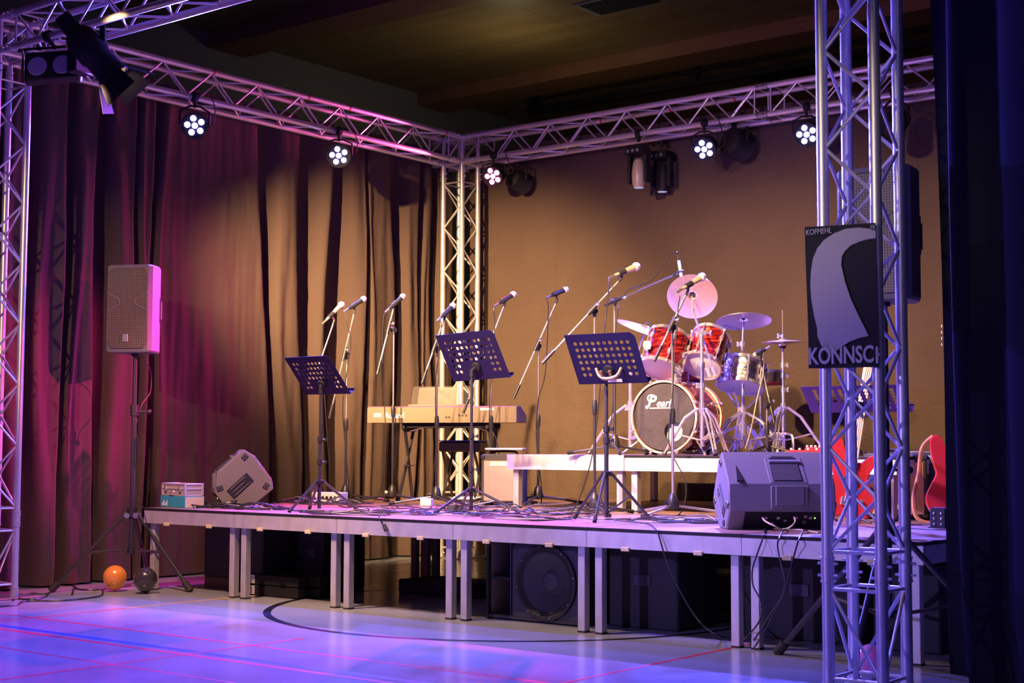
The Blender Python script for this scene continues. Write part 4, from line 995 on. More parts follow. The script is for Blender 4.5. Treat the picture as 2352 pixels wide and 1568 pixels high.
cy2, mm = cymbal('large lilac-lit cymbal with lettering to the right of the toms', c2, n2, .208)
text_mesh('PAiSTE', .045, mtx(atd(1660, 748, 10.93), frame_col(cvec(.96, -.28, .05).normalized(), cvec(.15, .42, -.9).normalized(), cvec(.96, -.28, .05).normalized().cross(cvec(.15, .42, -.9).normalized()))), 'lettering', 'dish', cy2, shear=.3, ext=.0005)
c = base_at(1707, 10.95); s2 = cymstand('chrome straight cymbal stand in front of the snare drum', c, onpole(c, 948), (ZR+.34, onpole(c, 832), onpole(c, 790)), 10, .34, tilt_to=c2)
c3 = atd(1482, 757, 11.05); n3 = cvec(.30, .92, -.16)
cymbal('thin cymbal seen almost edge on behind the left rack tom', c3, n3, .228)
c = base_at(1448, 11.1); cymstand('chrome cymbal stand with splayed legs left of the bass drum', c, onpole(c, 930), (ZR+.35, ZR+.62), 205, .32, tilt_to=c3)
# hi-hat
c = base_at(1800, 11.0); zt_ = onpole(c, 786)
t = thing('hi_hat_stand', 'chrome hi-hat stand with a white pedal frame right of the snare', 'cymbal stand', c)
q = W(); q.cyl((c.x, c.y, ZR+.05), (c.x, c.y, onpole(c, 900)), .0135, seg=12); q.cyl((c.x, c.y, onpole(c, 900)), (c.x, c.y, onpole(c, 800)), .010, seg=12); q.build('tube', 'chrome', t)
q = W(); q.cyl((c.x, c.y, zt_-.05), (c.x, c.y, onpole(c, 712)), .0035, seg=8); q.build('pull_rod', 'chrome', t)
for yy in (862, 838, 895):
    q = W(); z = onpole(c, yy); q.cyl((c.x, c.y, z-.02), (c.x, c.y, z+.02), .018, seg=12); wing(q, V((c.x, c.y, z)), cR); q.build('height_clamp', 'chrome', t)
chrome_tripod(t, c, onpole(c, 935), .33, 45)
q = W(); fr = [V((c.x, c.y, 0))+cvec(sx*.058, 0, -.06)+V((0, 0, zz)) for sx, zz in ((-1, ZR+.01), (-1, ZR+.10), (-.85, ZR+.15), (0, ZR+.165), (.85, ZR+.15), (1, ZR+.10), (1, ZR+.01))]
q.rod(smooth_pts(fr, 5), .009, 8); q.build('pedal_frame', 'white', t)
q = W(); q.rod([V((c.x+.007*math.cos(k*.9), c.y+.007*math.sin(k*.9), ZR+.03+k*.0024)) for k in range(42)], .002, 5); q.build('spring', 'chrome', t)
q = W(); q.bbox((c.x, c.y, ZR+.02), (.08, .22, .012), .003); q.build('footboard', 'steel', t)
hh = thing('hi_hat_cymbals', 'pair of hi-hat cymbals seen edge on', 'cymbal', (c.x, c.y, zt_))
for s, nm in ((1, 0), (-1, 0)):
    q = W(); pr = [(.006, .026), (.028, .024), (.034, .014), (.10, .008), (.162, 0), (.162, -.0015), (.10, .0065), (.034, .0125), (.006, .024), (.006, .026)]
    q.lathe([(r_, h*s+(.002 if s > 0 else -.002)) for r_, h in pr], 48, mtx((c.x, c.y, zt_), rx(1.5)), cap=False); q.build('bronze_disc', 'brass', hh)
q = W(); q.lathe([(.02, -.045), (.026, -.036), (.026, -.026), (.018, -.022)], 16, mtx((c.x, c.y, zt_))); q.build('felt', 'rubber', hh)
q = W(); q.lathe([(.012, .028), (.012, .06), (.008, .062)], 12, mtx((c.x, c.y, zt_))); wing(q, V((c.x, c.y, zt_+.05)), -cR); q.build('clutch', 'chrome', hh)
# throne
c = base_at(1748, 11.65); zs_ = onpole(c, 850)
t = thing('drum_throne', 'round black drum stool with a dark red rim behind the snare', 'stool', c)
q = W(); q.lathe([(.16, -.115), (.172, -.10), (.172, -.02), (.155, .0), (.0001, .004)], 32, mtx((c.x, c.y, zs_))); q.build('seat', mat('stool_vinyl', (.05, .045, .045), .35), t)
q = W(); q.lathe([(.0001, -.12), (.165, -.118), (.173, -.107), (.173, -.10)], 32, mtx((c.x, c.y, zs_))); q.build('seat_base', mat('dark_red_vinyl', (.25, .02, .02), .4), t)
q = W(); q.cyl((c.x, c.y, ZR+.05), (c.x, c.y, zs_-.11), .016, seg=12); q.build('post', 'steel', t)
chrome_tripod(t, c, ZR+.27, .27, 100)
# snare microphone on a short stand
base = base_at(1762, 10.7); zj = onpole(base, 930)
tip = P(1748, 832, base, .1); tail = P(1778, 968, base, -.03)
micstand('short microphone stand to the right of the snare drum', base, ZR, zj, tip, tail, r=.22, ang=20, bell=False, legh=.06)
mic('small microphone with a blue head aimed at the snare drum', P(1735, 814, base, .14), P(1750, 806, base, .08), tip, scale=.7)
cable([P(1752, 806, base, .07), P(1755, 815, base, .06), P(1752, 860, base, .05), P(1738, 920, base, .02), P(1726, 980, base, 0), P(1712, 1030, base, 0)], 'pale cable sagging from the snare microphone', .004, 'microphone_cable', mt='yellow')
# kick pedal, clutter on the riser
t = thing('kick_pedal', 'chrome bass drum pedal on the riser behind the bass drum', 'pedal', bc_+bax*.62-V((0, 0, .27)))
pc = bc_+bax*.60; q = W(); q.bbox((pc.x, pc.y, ZR+.015), (.09, .26, .012), .003); q.cyl((pc.x-.06, pc.y-.08, ZR+.005), (pc.x-.06, pc.y-.08, ZR+.22), .009); q.cyl((pc.x+.06, pc.y-.08, ZR+.005), (pc.x+.06, pc.y-.08, ZR+.22), .009); q.cyl((pc.x-.07, pc.y-.08, ZR+.21), (pc.x+.07, pc.y-.08, ZR+.21), .008); q.build('frame', 'steel', t)
q = W(); q.cyl((pc.x, pc.y-.08, ZR+.2), (pc.x, pc.y-.14, ZR+.28), .005); q.ball((pc.x, pc.y-.14, ZR+.28), .026, 12, 8); q.build('beater', 'white', t)
for nm, px, y, Z, sz, mt_, lab in (('effects_pedal', 1846, 1040, 10.2, (.24, .10, .04), 'red', 'red effects board at the right end of the drum riser'), ('effects_pedal', 1868, 1037, 10.35, (.12, .09, .06), 'red', 'smaller red box behind the red effects board')):
    p = base_at(px, Z); t = thing(nm, lab, 'effects pedal', p, 30)
    b = MB(); b.bbox((0, 0, sz[2]/2), sz, .006); b.build('case', mt_, t)
    for k in range(4):
        b = MB(); b.lathe([(.009, 0), (.008, .014)], 10, mtx((-sz[0]*.36+k*sz[0]*.24, 0, sz[2]))); b.build('knob', 'white', t)
b = base_at(1690, 10.3)

# ------------------------------------------------------------------ keyboard, bench, amplifier
kc = atd(1012, 952, 12.0); kz0 = kc.z-.065
KR = 21.0; L = 1.30
t = thing('keyboard', 'beige-lit digital piano on a folding stand, its back to the hall', 'keyboard', (kc.x, kc.y, kz0), KR)
# local: back faces -Y
b = MB(); pr = [(-.0, .0), (-.0, .125), (.03, .135), (.12, .135), (.28, .06), (.28, .0)]
b.prism(pr, -L/2, L/2, mtx((0, 0, 0), frame_col(V((0, 1, 0)), V((0, 0, 1)), V((1, 0, 0)))), inset=.004); b.build('body', 'keyboard', t)
b = MB()
for k in range(52): b.box((-.58+k*.0227, .205, .085), (.0212, .13, .012), mtx((0, 0, 0), None))
b.build('white_keys', 'white', t)
b = MB()
for k in range(52):
    if k % 7 not in (2, 6): b.box((-.5687+k*.0227, .18, .097), (.011, .085, .012))
b.build('black_keys', 'plastic', t)
text_mesh('Roland', .062, mtx((-.49, -.002, .04), frame_col(V((1, 0, 0)), V((0, 0, 1)), V((0, -1, 0)))), 'lettering', 'ink', t, world=False, bold=.0015)
b = MB()
for k in range(3): b.box((-.555+.0, -.002, .05+k*.013), (.07, .002, .007), mtx((0, 0, 0)))
b.build('logo_bars', 'ink', t)
b = MB(); b.box((.40, -.002, .108), (.12, .002, .018)); b.build('rating_label', 'white', t)
b = MB()
for x in (.05, .075, .16, .19, .22): b.lathe([(.007, 0), (.007, .006)], 10, mtx((x, -.001, .06 if x > .1 else .045), rx(90)))
b.build('jack_sockets', 'plastic', t)
tt = thing('music_rest', 'clear acrylic music rest on top of the digital piano', 'music rest', (kc.x, kc.y, kz0+.136), KR)
b = MB(); b.prism([(-.26, 0), (.28, 0), (.29, .03), (.30, .16), (.275, .18), (-.245, .18), (-.26, .165)], 0, .004, mtx((.0-.04, .10, .0), frame_col(V((1, 0, 0)), V((0, .35, .93)).normalized(), V((1, 0, 0)).cross(V((0, .35, .93)).normalized())))); b.build('panel', 'acrylic', tt)
b = MB(); b.bbox((-.04, .10, .008), (.56, .03, .018), .004); b.build('holder', 'keyboard', tt)
sh = thing('sheet_music', 'open magazine lying against the clear music rest', 'sheet music', (kc.x, kc.y, kz0+.14), KR)
b = MB()
for s, a_ in ((-1, 0), (1, 0)): b.add([(-.10, .165, .015), (-.10+s*.17, .155+.02, .015), (-.10+s*.17, .185+.03, .155), (-.10, .215, .16)], [(0, 1, 2, 3)] if s > 0 else [(3, 2, 1, 0)])
b.build('pages', mat('magazine_print', (.03, .015, .011), .5, vary=(18, .9)), sh)
# folding stand
t = thing('keyboard_stand', 'black folding stand carrying the digital piano', 'stand', (kc.x, kc.y, .6), KR)
H = kz0-.6
b = MB(); b.bbox((.04, .07, H-.022), (.80, .04, .04), .004); b.bbox((.04, .22, H-.022), (.80, .04, .04), .004); b.build('top_rail', 'blackpaint', t)
for sx in (-.33, .40):
    b = MB(); b.prism([(0, -.02), (.30, -.02), (.30, -.05), (.24, -.075), (.06, -.075), (0, -.05)], -.012, .012, mtx((sx, 0, H), frame_col(V((0, 1, 0)), V((0, 0, 1)), V((1, 0, 0))))); b.build('end_plate', 'blackpaint', t)
for sx, o_ in ((-.33, -.09), (.40, .09)):
    for y0, y1 in ((.05, .30), (.25, -.02)):
        b = MB(); b.cyl((sx, y0, H-.05), (sx+o_*.3, y1, .01), .014, seg=10); lg = b.build('leg', 'blackmetal', t)
        b = MB(); b.cyl((sx+o_*.3, y1, .0), (sx+o_*.3, y1, .04), .018, seg=10); b.build('rubber_foot', 'rubber', lg)
    b = MB(); b.cyl((sx, .12, H-.07), (sx-o_*1.8, .13, H-.03), .008, seg=8); b.build('strut', 'steel', t)
    b = MB(); b.cyl((sx+o_*.1, .02, .30), (sx+o_*.1, .28, .30), .009, seg=8); b.build('crossbar', 'steel', t)
pb = atd(1065, 1012, 12.6)
t = thing('keyboard_bench', 'low padded keyboard bench with a blue edge behind the stand', 'bench', (pb.x, pb.y, .6), 25)
hb_ = pb.z-.6
b = MB(); b.bbox((0, 0, hb_-.05), (.36, .30, .09), .015); b.build('cushion', mat('bench_vinyl', (.05, .045, .05), .5), t)
b = MB(); b.bbox((0, 0, hb_-.0), (.365, .305, .008), .003); b.build('piping', 'stoolblue', t)
b = MB()
for sx in (-1, 1): b.cyl((sx*.14, -.16, .02), (sx*.14, .16, hb_-.1), .012); b.cyl((sx*.14, .16, .02), (sx*.14, -.16, hb_-.1), .012)
b.build('crossed_legs', 'blackmetal', t)
for sy in (-.16, .16):
    b = MB(); b.cyl((-.18, sy, .015), (.18, sy, .015), .014); b.build('foot_bar', 'blackmetal', t)
# small guitar amp with a pale grille
def amp(lab, loc, rot, wd, dp, h, grille, text=None, corners=True, handle=True, cab='tolex', gm=.02, tsize=.04, name='amplifier'):
    t = thing(name, lab, 'amplifier', loc, rot)
    b = MB(); b.bbox((0, 0, h/2+.008), (wd, dp, h-.016), .012); b.build('cabinet', cab, t)
    b = MB(); b.bbox((0, -dp/2-.001, h/2-.01), (wd-gm*2, .012, h-.085), .004); g = b.build('front_grille', grille, t)
    if text:
        b = MB(); b.bbox((.0, -dp/2-.009, h*.80), (wd*.58, .005, h*.09), .002); bd = b.build('badge', mat('badge', (.55, .5, .4), .4), g)
        text_mesh(text, tsize, mtx((-wd*.24, -dp/2-.0125, h*.775), frame_col(V((1, 0, 0)), V((0, 0, 1)), V((0, -1, 0)))), 'lettering', 'ink', bd, world=False, spacing=1.5, bold=.001)
    if corners:
        for sx in (-1, 1):
            for sy in (-1, 1):
                for z in (.03, h-.025):
                    b = MB(); b.bbox((sx*(wd/2-.012), sy*(dp/2-.012), z), (.04, .04, .04), .01); b.build('corner_cap', 'plastic' if cab == 'tolex' else 'steel', t)
    for sx in (-1, 1):
        for sy in (-1, 1):
            b = MB(); b.lathe([(.016, 0), (.018, .01)], 12, mtx((sx*(wd/2-.05), sy*(dp/2-.05), 0))); b.build('rubber_foot', 'rubber', t)
    if handle:
        b = MB(); b.rod(smooth_pts([(-.1, 0, h-.005), (-.08, 0, h+.018), (.08, 0, h+.018), (.1, 0, h-.005)], 5), .008, 8); b.build('handle', 'plastic', t)
    return t
ab = onz(1133, 1160, .6); ah = onpole(ab, 1042)-.6
amp('small combo amplifier with a bright cream grille beside the riser', (ab.x, ab.y+.14, .6), 30, .33, .26, ah, M['amp_grille'], 'CUBE')
tt = thing('laptop', 'flat closed laptop lying on the small amplifier', 'laptop', (ab.x+.01, ab.y+.14, .6+ah+.028), 30)
b = MB(); b.bbox((0, 0, .01), (.30, .21, .018), .005); b.build('body', mat('laptop_shell', (.55, .52, .55), .35, .3), tt)
pb = onz(980, 1162, .6); t = thing('junction_box', 'small white box on the stage below the keyboard', 'box', pb, 20)
b = MB(); b.bbox((0, 0, .03), (.09, .06, .06), .006); b.build('box', 'white', t)

# ------------------------------------------------------------------ guitars and amplifiers on the right
ga = onz(1968, 1180, .6)
amp('combo amplifier with a gold woven grille behind the red bass guitar', (-3.98, 9.0, .6), 26, .42, .26, .42, M['gold_grille'])
ba = onz(2085, 1190, .6)
amp('tall dark bass amplifier with metal corners right of the tower', (ba.x+.0, ba.y+.2, .6), 12, .40, .34, onpole(ba, 1046)-.6, M['tolex'], cab='cabinet', gm=.05)
BODY = [(.0, -.02), (.10, -.03), (.165, .02), (.175, .10), (.145, .17), (.115, .22), (.118, .27), (.15, .335), (.150, .375), (.118, .385), (.075, .345), (.045, .325), (-.03, .325), (-.055, .36), (-.085, .44), (-.118, .455), (-.148, .43), (-.148, .36), (-.128, .27), (-.118, .22), (-.15, .15), (-.175, .08), (-.155, .01), (-.09, -.03)]
def bass(lab, loc, fm, strap=False):
    t = thing('bass_guitar', lab, 'bass guitar', loc)
    m0 = mtx(loc, fm)
    pts = [(p.x, p.y) for p in smooth_pts([(a_, b_, 0) for a_, b_ in BODY]+[(BODY[0][0], BODY[0][1], 0)], 4)][:-1]
    q = W(); q.prism(pts, -.02, .02, m0, inset=.006); q.build('body', 'red', t)
    q = W(); q.bbox((0, .63, .02), (.052, .68, .022), .006, m0); nk = q.build('neck', 'maple', t)
    q = W(); q.box((0, .60, .033), (.048, .62, .004), m0); q.build('fretboard', 'maple', nk)
    q = W(); q.prism([(-.026, .96), (.026, .96), (.05, 1.0), (.045, 1.10), (.02, 1.17), (-.02, 1.155), (-.035, 1.08)], .008, .026, m0, inset=.003); hd = q.build('headstock', 'maple', t)
    for k in range(4):
        q = W(); q.cyl(m0 @ V((-.03, 1.0+k*.037, .016)), m0 @ V((-.065, 1.0+k*.037, .016)), .005, seg=6); q.bbox((-.075, 1.0+k*.037, .016), (.022, .018, .006), .002, m0); q.build('tuning_peg', 'chrome', hd)
    q = W(); q.bbox((0, .20, .026), (.09, .04, .014), .003, m0); q.build('pickup', 'plastic', t)
    q = W(); q.bbox((0, .07, .026), (.08, .05, .012), .003, m0); q.build('bridge', 'chrome', t)
    q = W()
    for k in range(4): q.cyl(m0 @ V((-.018+k*.012, .07, .035)), m0 @ V((-.018+k*.012, .98, .037)), .0012, seg=5)
    q.build('strings', 'steel', t)
    for x, y in ((.09, .09), (.115, .06), (.13, .025)):
        q = W(); q.lathe([(.011, 0), (.009, .018)], 12, m0 @ mtx((x, y, .02))); q.build('knob', 'chrome', t)
    if strap:
        q = W(); pts = smooth_pts([m0 @ V(p) for p in ((-.13, .45, 0), (-.19, .38, -.03), (-.21, .22, -.04), (-.24, .08, -.03), (-.22, -.04, 0), (-.10, -.07, .02), (-.0, -.03, .02))], 6)
        q.rod(pts, .013, 6); q.build('strap', 'leather', t)
    return t
def lean(px, y, Z, roll, back=.25, yaw=0):
    p = atd(px, y, Z); up = cvec(math.sin(R_(roll)), math.cos(R_(roll)), back).normalized()
    r = cvec(math.cos(R_(roll)), -math.sin(R_(roll)), yaw); r = (r-up*r.dot(up)).normalized()
    return p, frame_col(r, up, r.cross(up))
p, fm = lean(1938, 1178, 8.95, 12, .22, .1); p.z = max(p.z, .655)
bass('red bass guitar with a maple neck leaning behind the nearest tower', p, fm)
t = thing('guitar_stand', 'small black tubular guitar stand under the red bass guitar', 'stand', (p.x, p.y, .6))
q = W()
for s in (-1, 1): q.cyl(p+cvec(s*.1, -.03, -.06), V((p.x, p.y, .612))+cvec(s*.14, 0, -.1), .008); q.cyl(p+cvec(s*.06, -.035, .03), p+cvec(s*.06, -.035, -.07), .01)
q.cyl(V((p.x, p.y, .612))+cvec(0, 0, .2), p+cvec(0, .2, .09), .008); q.build('frame', 'blackmetal', t)
p, fm = lean(2196, 1178, 8.6, 3, .18, -.15); p.z = max(p.z, .65)
bass('red bass guitar with a tan strap beside the black masking curtain', p, fm, strap=True)
# ------------------------------------------------------------------ lights on the truss
def par(lab, c, d, col, ledm, power, spot=124, on_z=ZT-D, hang=None, grp='lit LED spotlights', tgt=None):
    c = V(c); d = V(d).normalized()
    t = thing('led_spotlight', lab, 'spotlight', c, group=grp)
    up = V((0, 0, 1)); fm = basis(d); m0 = mtx(c, fm)
    q = W(); q.lathe([(.05, -.15), (.085, -.13), (.095, -.02), (.105, .0), (.105, .025), (.098, .025), (.098, .006), (.0001, .006)], 28, m0, cap=False); q.build('housing', 'blackpaint', t)
    for k in range(6):
        x, y = (0, 0) if k == 5 else (.058*math.cos(R_(90+72*k+14)), .058*math.sin(R_(90+72*k+14)))
        q = W(); q.lathe([(.0235, .006), (.0235, .016), (.014, .021), (.0001, .022)], 18, m0 @ mtx((x, y, 0))); q.build('lens', ledm, t)
    sd_ = fm.col[0]; top = V((c.x, c.y, on_z-.05)) if hang is None else V(hang)
    q = W(); q.rod([c+sd_*.115-d*.04, c+sd_*.115+V((0, 0, .11)), top+sd_*.04-V((0, 0, .03)), top-sd_*.04-V((0, 0, .03)), c-sd_*.115+V((0, 0, .11)), c-sd_*.115-d*.04], .008, 8); q.build('yoke', 'blackpaint', t)
    q = W(); q.cyl(top-V((0, 0, .04)), top+V((0, 0, .02)), .012, seg=8); ax_ = V((0, 1, 0)) if abs(c.x+9.1) < .3 else V((1, 0, 0)); q.cyl(top+V((0, 0, .05))-ax_*.018, top+V((0, 0, .05))+ax_*.018, .036, seg=16); q.build('truss_clamp', 'blackpaint', t)
    q = W(); q.rod(smooth_pts([c-d*.14, c-d*.2-V((0, 0, .06)), c-d*.16+sd_*.14-V((0, 0, .02)), c+sd_*.16+V((0, 0, .12)), top+sd_*.12+V((0, 0, .08))], 5), .0045, 6); q.build('power_cable', 'cable', t)
    if power:
        l = lamp('spot_light', 'SPOT', c+d*.06, c+d*2, col, power, .04, spot, 1.0)
        l.parent = t; l.location = d*.06
    return t
def to(p, q_): return (V(q_)-V(p))
PB = (0.09, 0.08, 1.0)
pa = onx(447, 288, -9.06); pb = onx(778, 357, -9.06)
par('lit blue LED spotlight at the left on the side truss', pa, to(pa, (-2.2, 2.9, .6)), PB, 'led_blue', 2300)
par('lit blue LED spotlight nearer the corner on the side truss', pb, to(pb, (-2.2, 2.9, .6)), PB, 'led_blue', 2300)
pc = ony(1133, 404, 10.66); pd_ = ony(1618, 342, 10.66); pe = ony(1853, 308, 10.66)
par('lit pink LED spotlight beside the rear corner tower', pc, to(pc, (-7.3, 4.0, .0)), (1.0, .03, .35), 'led_pink', 2600, spot=72)
par('lit blue LED spotlight in the middle of the rear truss', pd_, to(pd_, (-4.4, 4.0, 0)), (.12, .10, 1.0), 'led_blue', 2300)
par('lit blue LED spotlight left of the nearest tower on the rear truss', pe, to(pe, (-3.2, 4.6, 0)), (.12, .10, 1.0), 'led_blue', 2800)
# dark lamps seen from behind or unlit
def can(lab, c, d, on_z, rad=.11, L=.3, doors=False, lit=False, name='stage_lamp', hx=None):
    c = V(c); d = V(d).normalized(); t = thing(name, lab, 'stage lamp', c); m0 = mtx(c, basis(d)); fm = basis(d)
    q = W(); q.lathe([(.0001, -L*.5), (rad*.6, -L*.5), (rad*.95, -L*.38), (rad, L*.45), (rad*1.05, L*.5), (rad*.9, L*.5), (rad*.85, L*.3), (.0001, L*.28)], 26, m0, cap=False); q.build('housing', 'blackpaint', t)
    top = V((c.x, c.y, on_z-.05)); sd_ = fm.col[0]
    q = W(); q.rod([c+sd_*(rad+.02), c+sd_*(rad+.02)+V((0, 0, .12)), top+sd_*.04, top-sd_*.04, c-sd_*(rad+.02)+V((0, 0, .12)), c-sd_*(rad+.02)], .010, 8); q.build('yoke', 'blackpaint', t)
    q = W(); q.cyl(top-V((0, 0, .02)), top+V((0, 0, .03)), .02); q.cyl(top+V((0, 0, .05))-V((.02, 0, 0)), top+V((0, 0, .05))+V((.02, 0, 0)), .04, seg=16); q.build('truss_clamp', 'blackpaint', t)
    if doors:
        for k in range(4):
            q = W(); a = rz(90*k); m1 = m0 @ mtx((0, 0, L*.5), a) 
            q.add([(-rad*.8, rad*1.0, 0), (rad*.8, rad*1.0, 0), (rad*1.15, rad*1.75, .14), (-rad*1.15, rad*1.75, .14), (-rad*.8, rad*1.0, .003), (rad*.8, rad*1.0, .003), (rad*1.15, rad*1.75, .143), (-rad*1.15, rad*1.75, .143)], [(3, 2, 1, 0), (4, 5, 6, 7), (0, 1, 5, 4), (1, 2, 6, 5), (2, 3, 7, 6), (3, 0, 4, 7)], m1); q.build('barn_door', 'blackpaint', t)
    if lit:
        q = W(); q.lathe([(.0001, L*.30), (rad*.8, L*.30), (rad*.8, L*.32), (.0001, L*.34)], 24, m0, cap=False); q.build('lens', 'bulb', t, label='glowing warm lens')
    return t
c = ony(1690, 330, 10.95); can('black round lamp seen from behind to the right of the middle rear spotlight', c, (.3, 1, -.25), ZT-D, .125, .2)
c = ony(1190, 415, 10.98); can('black lamp hanging behind the pink spotlight at the corner tower', c, (.2, 1, -.3), ZT-D, .10, .2)
c = ony(2055, 285, 10.70); can('dark unlit lamp behind the nearest tower on the right rear truss', c, (-.1, -1, -.9), ZT-D, .10, .26)
def moving(lab, c, mt_):
    c = V(c); t = thing('moving_head', lab, 'stage lamp', c)
    top = V((c.x, c.y, ZT-D-.05))
    q = W(); q.cyl((c.x, c.y, top.z-.02), (c.x, c.y, top.z+.03), .018); q.cyl(V((c.x-.02, c.y, top.z+.05)), V((c.x+.02, c.y, top.z+.05)), .038, seg=16); q.build('truss_clamp', 'blackpaint', t)
    zb_ = top.z-.07
    q = W(); q.box((c.x, c.y, zb_-.03), (.20, .18, .07), mtx((0, 0, 0)), taper=(.7, .7)); bs = q.build('base', mt_, t)
    f = mtx((c.x-.0, c.y-.1, zb_-.045), frame_col(V((1, 0, 0)), V((0, 0, 1)), V((0, -1, 0))))
    for x in (-.05, 0, .05):
        q = W(); q.torus(.012, .002, 4, 4, f @ mtx((x, 0, 0))); q.build('display', 'white', bs)
    for s in (-1, 1):
        q = W(); q.bbox((c.x+s*.085, c.y, zb_-.19), (.03, .09, .26), .012); q.build('yoke_arm', mt_, t)
    q = W(); q.lathe([(.045, -.12), (.058, -.08), (.062, .0), (.05, .10), (.035, .13)], 20, mtx((c.x, c.y, zb_-.24))); hd = q.build('head', M['mh'], t)
    q = W(); q.lathe([(.0001, -.122), (.042, -.122), (.045, -.118)], 20, mtx((c.x, c.y, zb_-.24))); q.build('lens', M['mhlens'], hd)
M['mh'] = mat('grey_plastic', (.30, .25, .2), .4); M['mhlens'] = mat('dim_lens', (.4, .5, .7), .2, emit=(.5, .6, .9), es=.5)
c = ony(1467, 380, 10.70); moving('small grey moving head lamp hanging from the rear truss', c, 'blackpaint')
M['mh'] = M['blackpaint']; c = ony(1521, 385, 11.0); moving('black moving head lamp just right of the grey one', c, 'blackpaint')
# upper left: two-lens blinder and long profile spot with barn doors on the front beam
zt_ = ZT-D
c = atd(122, 150, 9.15); t = thing('blinder_lamp', 'black two-lens blinder lamp at the upper left corner', 'stage lamp', c)
fm = frame_col(cvec(.97, .12, .22).normalized(), V((0, 0, 1)), cvec(.97, .12, .22).normalized().cross(V((0, 0, 1)))); z_ = fm.col[2]
m0 = mtx(c, fm)
q = W(); q.bbox((0, 0, -.06), (.34, .18, .14), .01, m0); q.build('housing', 'blackpaint', t)
for s in (-1, 1):
    q = W(); q.lathe([(.060, .008), (.056, .018), (.0001, .020)], 24, m0 @ mtx((s*.075-.02, 0, 0))); q.build('lens', 'glassdim', t)
q = W(); q.bbox((.18, -.01, -.02), (.07, .15, .18), .006, m0 @ mtx((0, 0, 0), ry(-30))); q.build('side_box', 'blackpaint', t)
q = W(); tp = V((c.x, c.y, zt_-.05)); q.rod([m0 @ V((-.19, 0, -.06)), m0 @ V((-.19, .13, -.06)), m0 @ V((.19, .13, -.06)), m0 @ V((.19, 0, -.06))], .008, 8); hp = ony(112, 80, YL-D); q.cyl(m0 @ V((0, .13, -.06)), V((hp.x, hp.y, ZT-D-.02)), .014); q.cyl((hp.x-.02, hp.y, ZT-D), (hp.x+.02, hp.y, ZT-D), .04, seg=16); q.build('yoke', 'blackpaint', t)
a_, b_ = atd(188, 92, 8.80), atd(264, 177, 8.83)
d = (b_-a_).normalized(); t = thing('profile_lamp', 'long black profile lamp with lit barn doors at the upper left', 'stage lamp', a_)
q = W(); L = (b_-a_).length; m1 = mtx(a_, basis(d))
q.lathe([(.0001, -.06), (.07, -.06), (.095, -.02), (.10, .12), (.088, .14), (.088, L-.04), (.10, L-.03), (.10, L), (.085, L), (.085, L-.05), (.0001, L-.055)], 26, m1, cap=False); q.build('housing', 'blackpaint', t)
q = W(); q.lathe([(.0001, L-.05), (.083, L-.05), (.083, L-.045), (.0001, L-.04)], 24, m1, cap=False); q.build('lens', 'bulb', t, label='glowing warm lens')
for k in range(4):
    q = W(); ro = .10
    q.add([(-ro*.8, ro, 0), (ro*.8, ro, 0), (ro*1.1, ro*1.8, .13), (-ro*1.1, ro*1.8, .13), (-ro*.8, ro, .003), (ro*.8, ro, .003), (ro*1.1, ro*1.8, .133), (-ro*1.1, ro*1.8, .133)], [(3, 2, 1, 0), (4, 5, 6, 7), (0, 1, 5, 4), (1, 2, 6, 5), (2, 3, 7, 6), (3, 0, 4, 7)], m1 @ mtx((0, 0, L), rz(20+90*k))); q.build('barn_door', 'blackpaint', t)
q = W(); q.cyl(atd(236, 60, 8.8), atd(236, 130, 8.8), .02); q.cyl(atd(236, 130, 8.8), atd(215, 130, 8.8), .016); q.build('yoke', 'blackpaint', t)
q = W(); q.bbox((0, 0, -.12), (.10, .10, .12), .01, m1); q.build('lamp_house', 'blackpaint', t)
l_ = lamp('profile_light', 'SPOT', a_+d*(L-.03), a_+d*3, WARM, 500, .03, 80, 1.0); l_.parent = t; l_.location = d*(L-.03)
# cables draped along the truss beams
random.seed(9)
for nm, f_, lab in (('truss_cable', lambda u: V((XC-D-.04, YL+.6+u*4.2, ZT-.02-.10*abs(math.sin(u*math.pi*7))*(0.4+.6*math.sin(u*5)**2))), 'black cable looped along the far chord of the left truss beam'),
                   ('truss_cable', lambda u: V((XC+.4+u*3.2, YC+D+.04, ZT-.02-.09*abs(math.sin(u*math.pi*6)))), 'black cable looped along the rear truss beam left half'),
                   ('truss_cable', lambda u: V((J+.2+u*2.4, YC+D+.04, ZT-.02-.08*abs(math.sin(u*math.pi*5)))), 'black cable looped along the right rear truss beam')):
    cable([f_(k/60) for k in range(61)], lab, .007, nm, n=2)

# ------------------------------------------------------------------ boxes and clutter at the left end of the stage
def case(lab, loc, rot, sz, col, name='flight_case'):
    t = thing(name, lab, 'case', loc, rot); x, y, z = sz
    b = MB(); b.bbox((0, 0, z/2), (x-.008, y-.008, z-.008), .004); b.build('panel', col, t)
    b = MB()
    for sx in (-1, 1):
        for sy in (-1, 1): b.bbox((sx*(x/2-.007), sy*(y/2-.007), z/2), (.018, .018, z), .003)
    for zz in (.006, z*.58, z-.006):
        for sy in (-1, 1): b.bbox((0, sy*(y/2-.005), zz), (x, .014, .012), .003)
        for sx in (-1, 1): b.bbox((sx*(x/2-.005), 0, zz), (.014, y, .012), .003)
    b.build('metal_edging', 'alu', t)
    for sx in (-1, 1):
        b = MB(); b.bbox((sx*x*.30, -y/2-.006, z*.58), (.03, .012, .04), .003); b.build('latch', 'chrome', t)
    b = MB(); b.rod(smooth_pts([(-.04, -y/2-.005, z*.4), (-.03, -y/2-.02, z*.33), (.03, -y/2-.02, z*.33), (.04, -y/2-.005, z*.4)], 4), .004, 6); b.build('handle', 'chrome', t)
    return t
p1, p2, p3 = onz(368, 1163, .6), onz(424, 1167, .6), onz(450, 1161, .6)
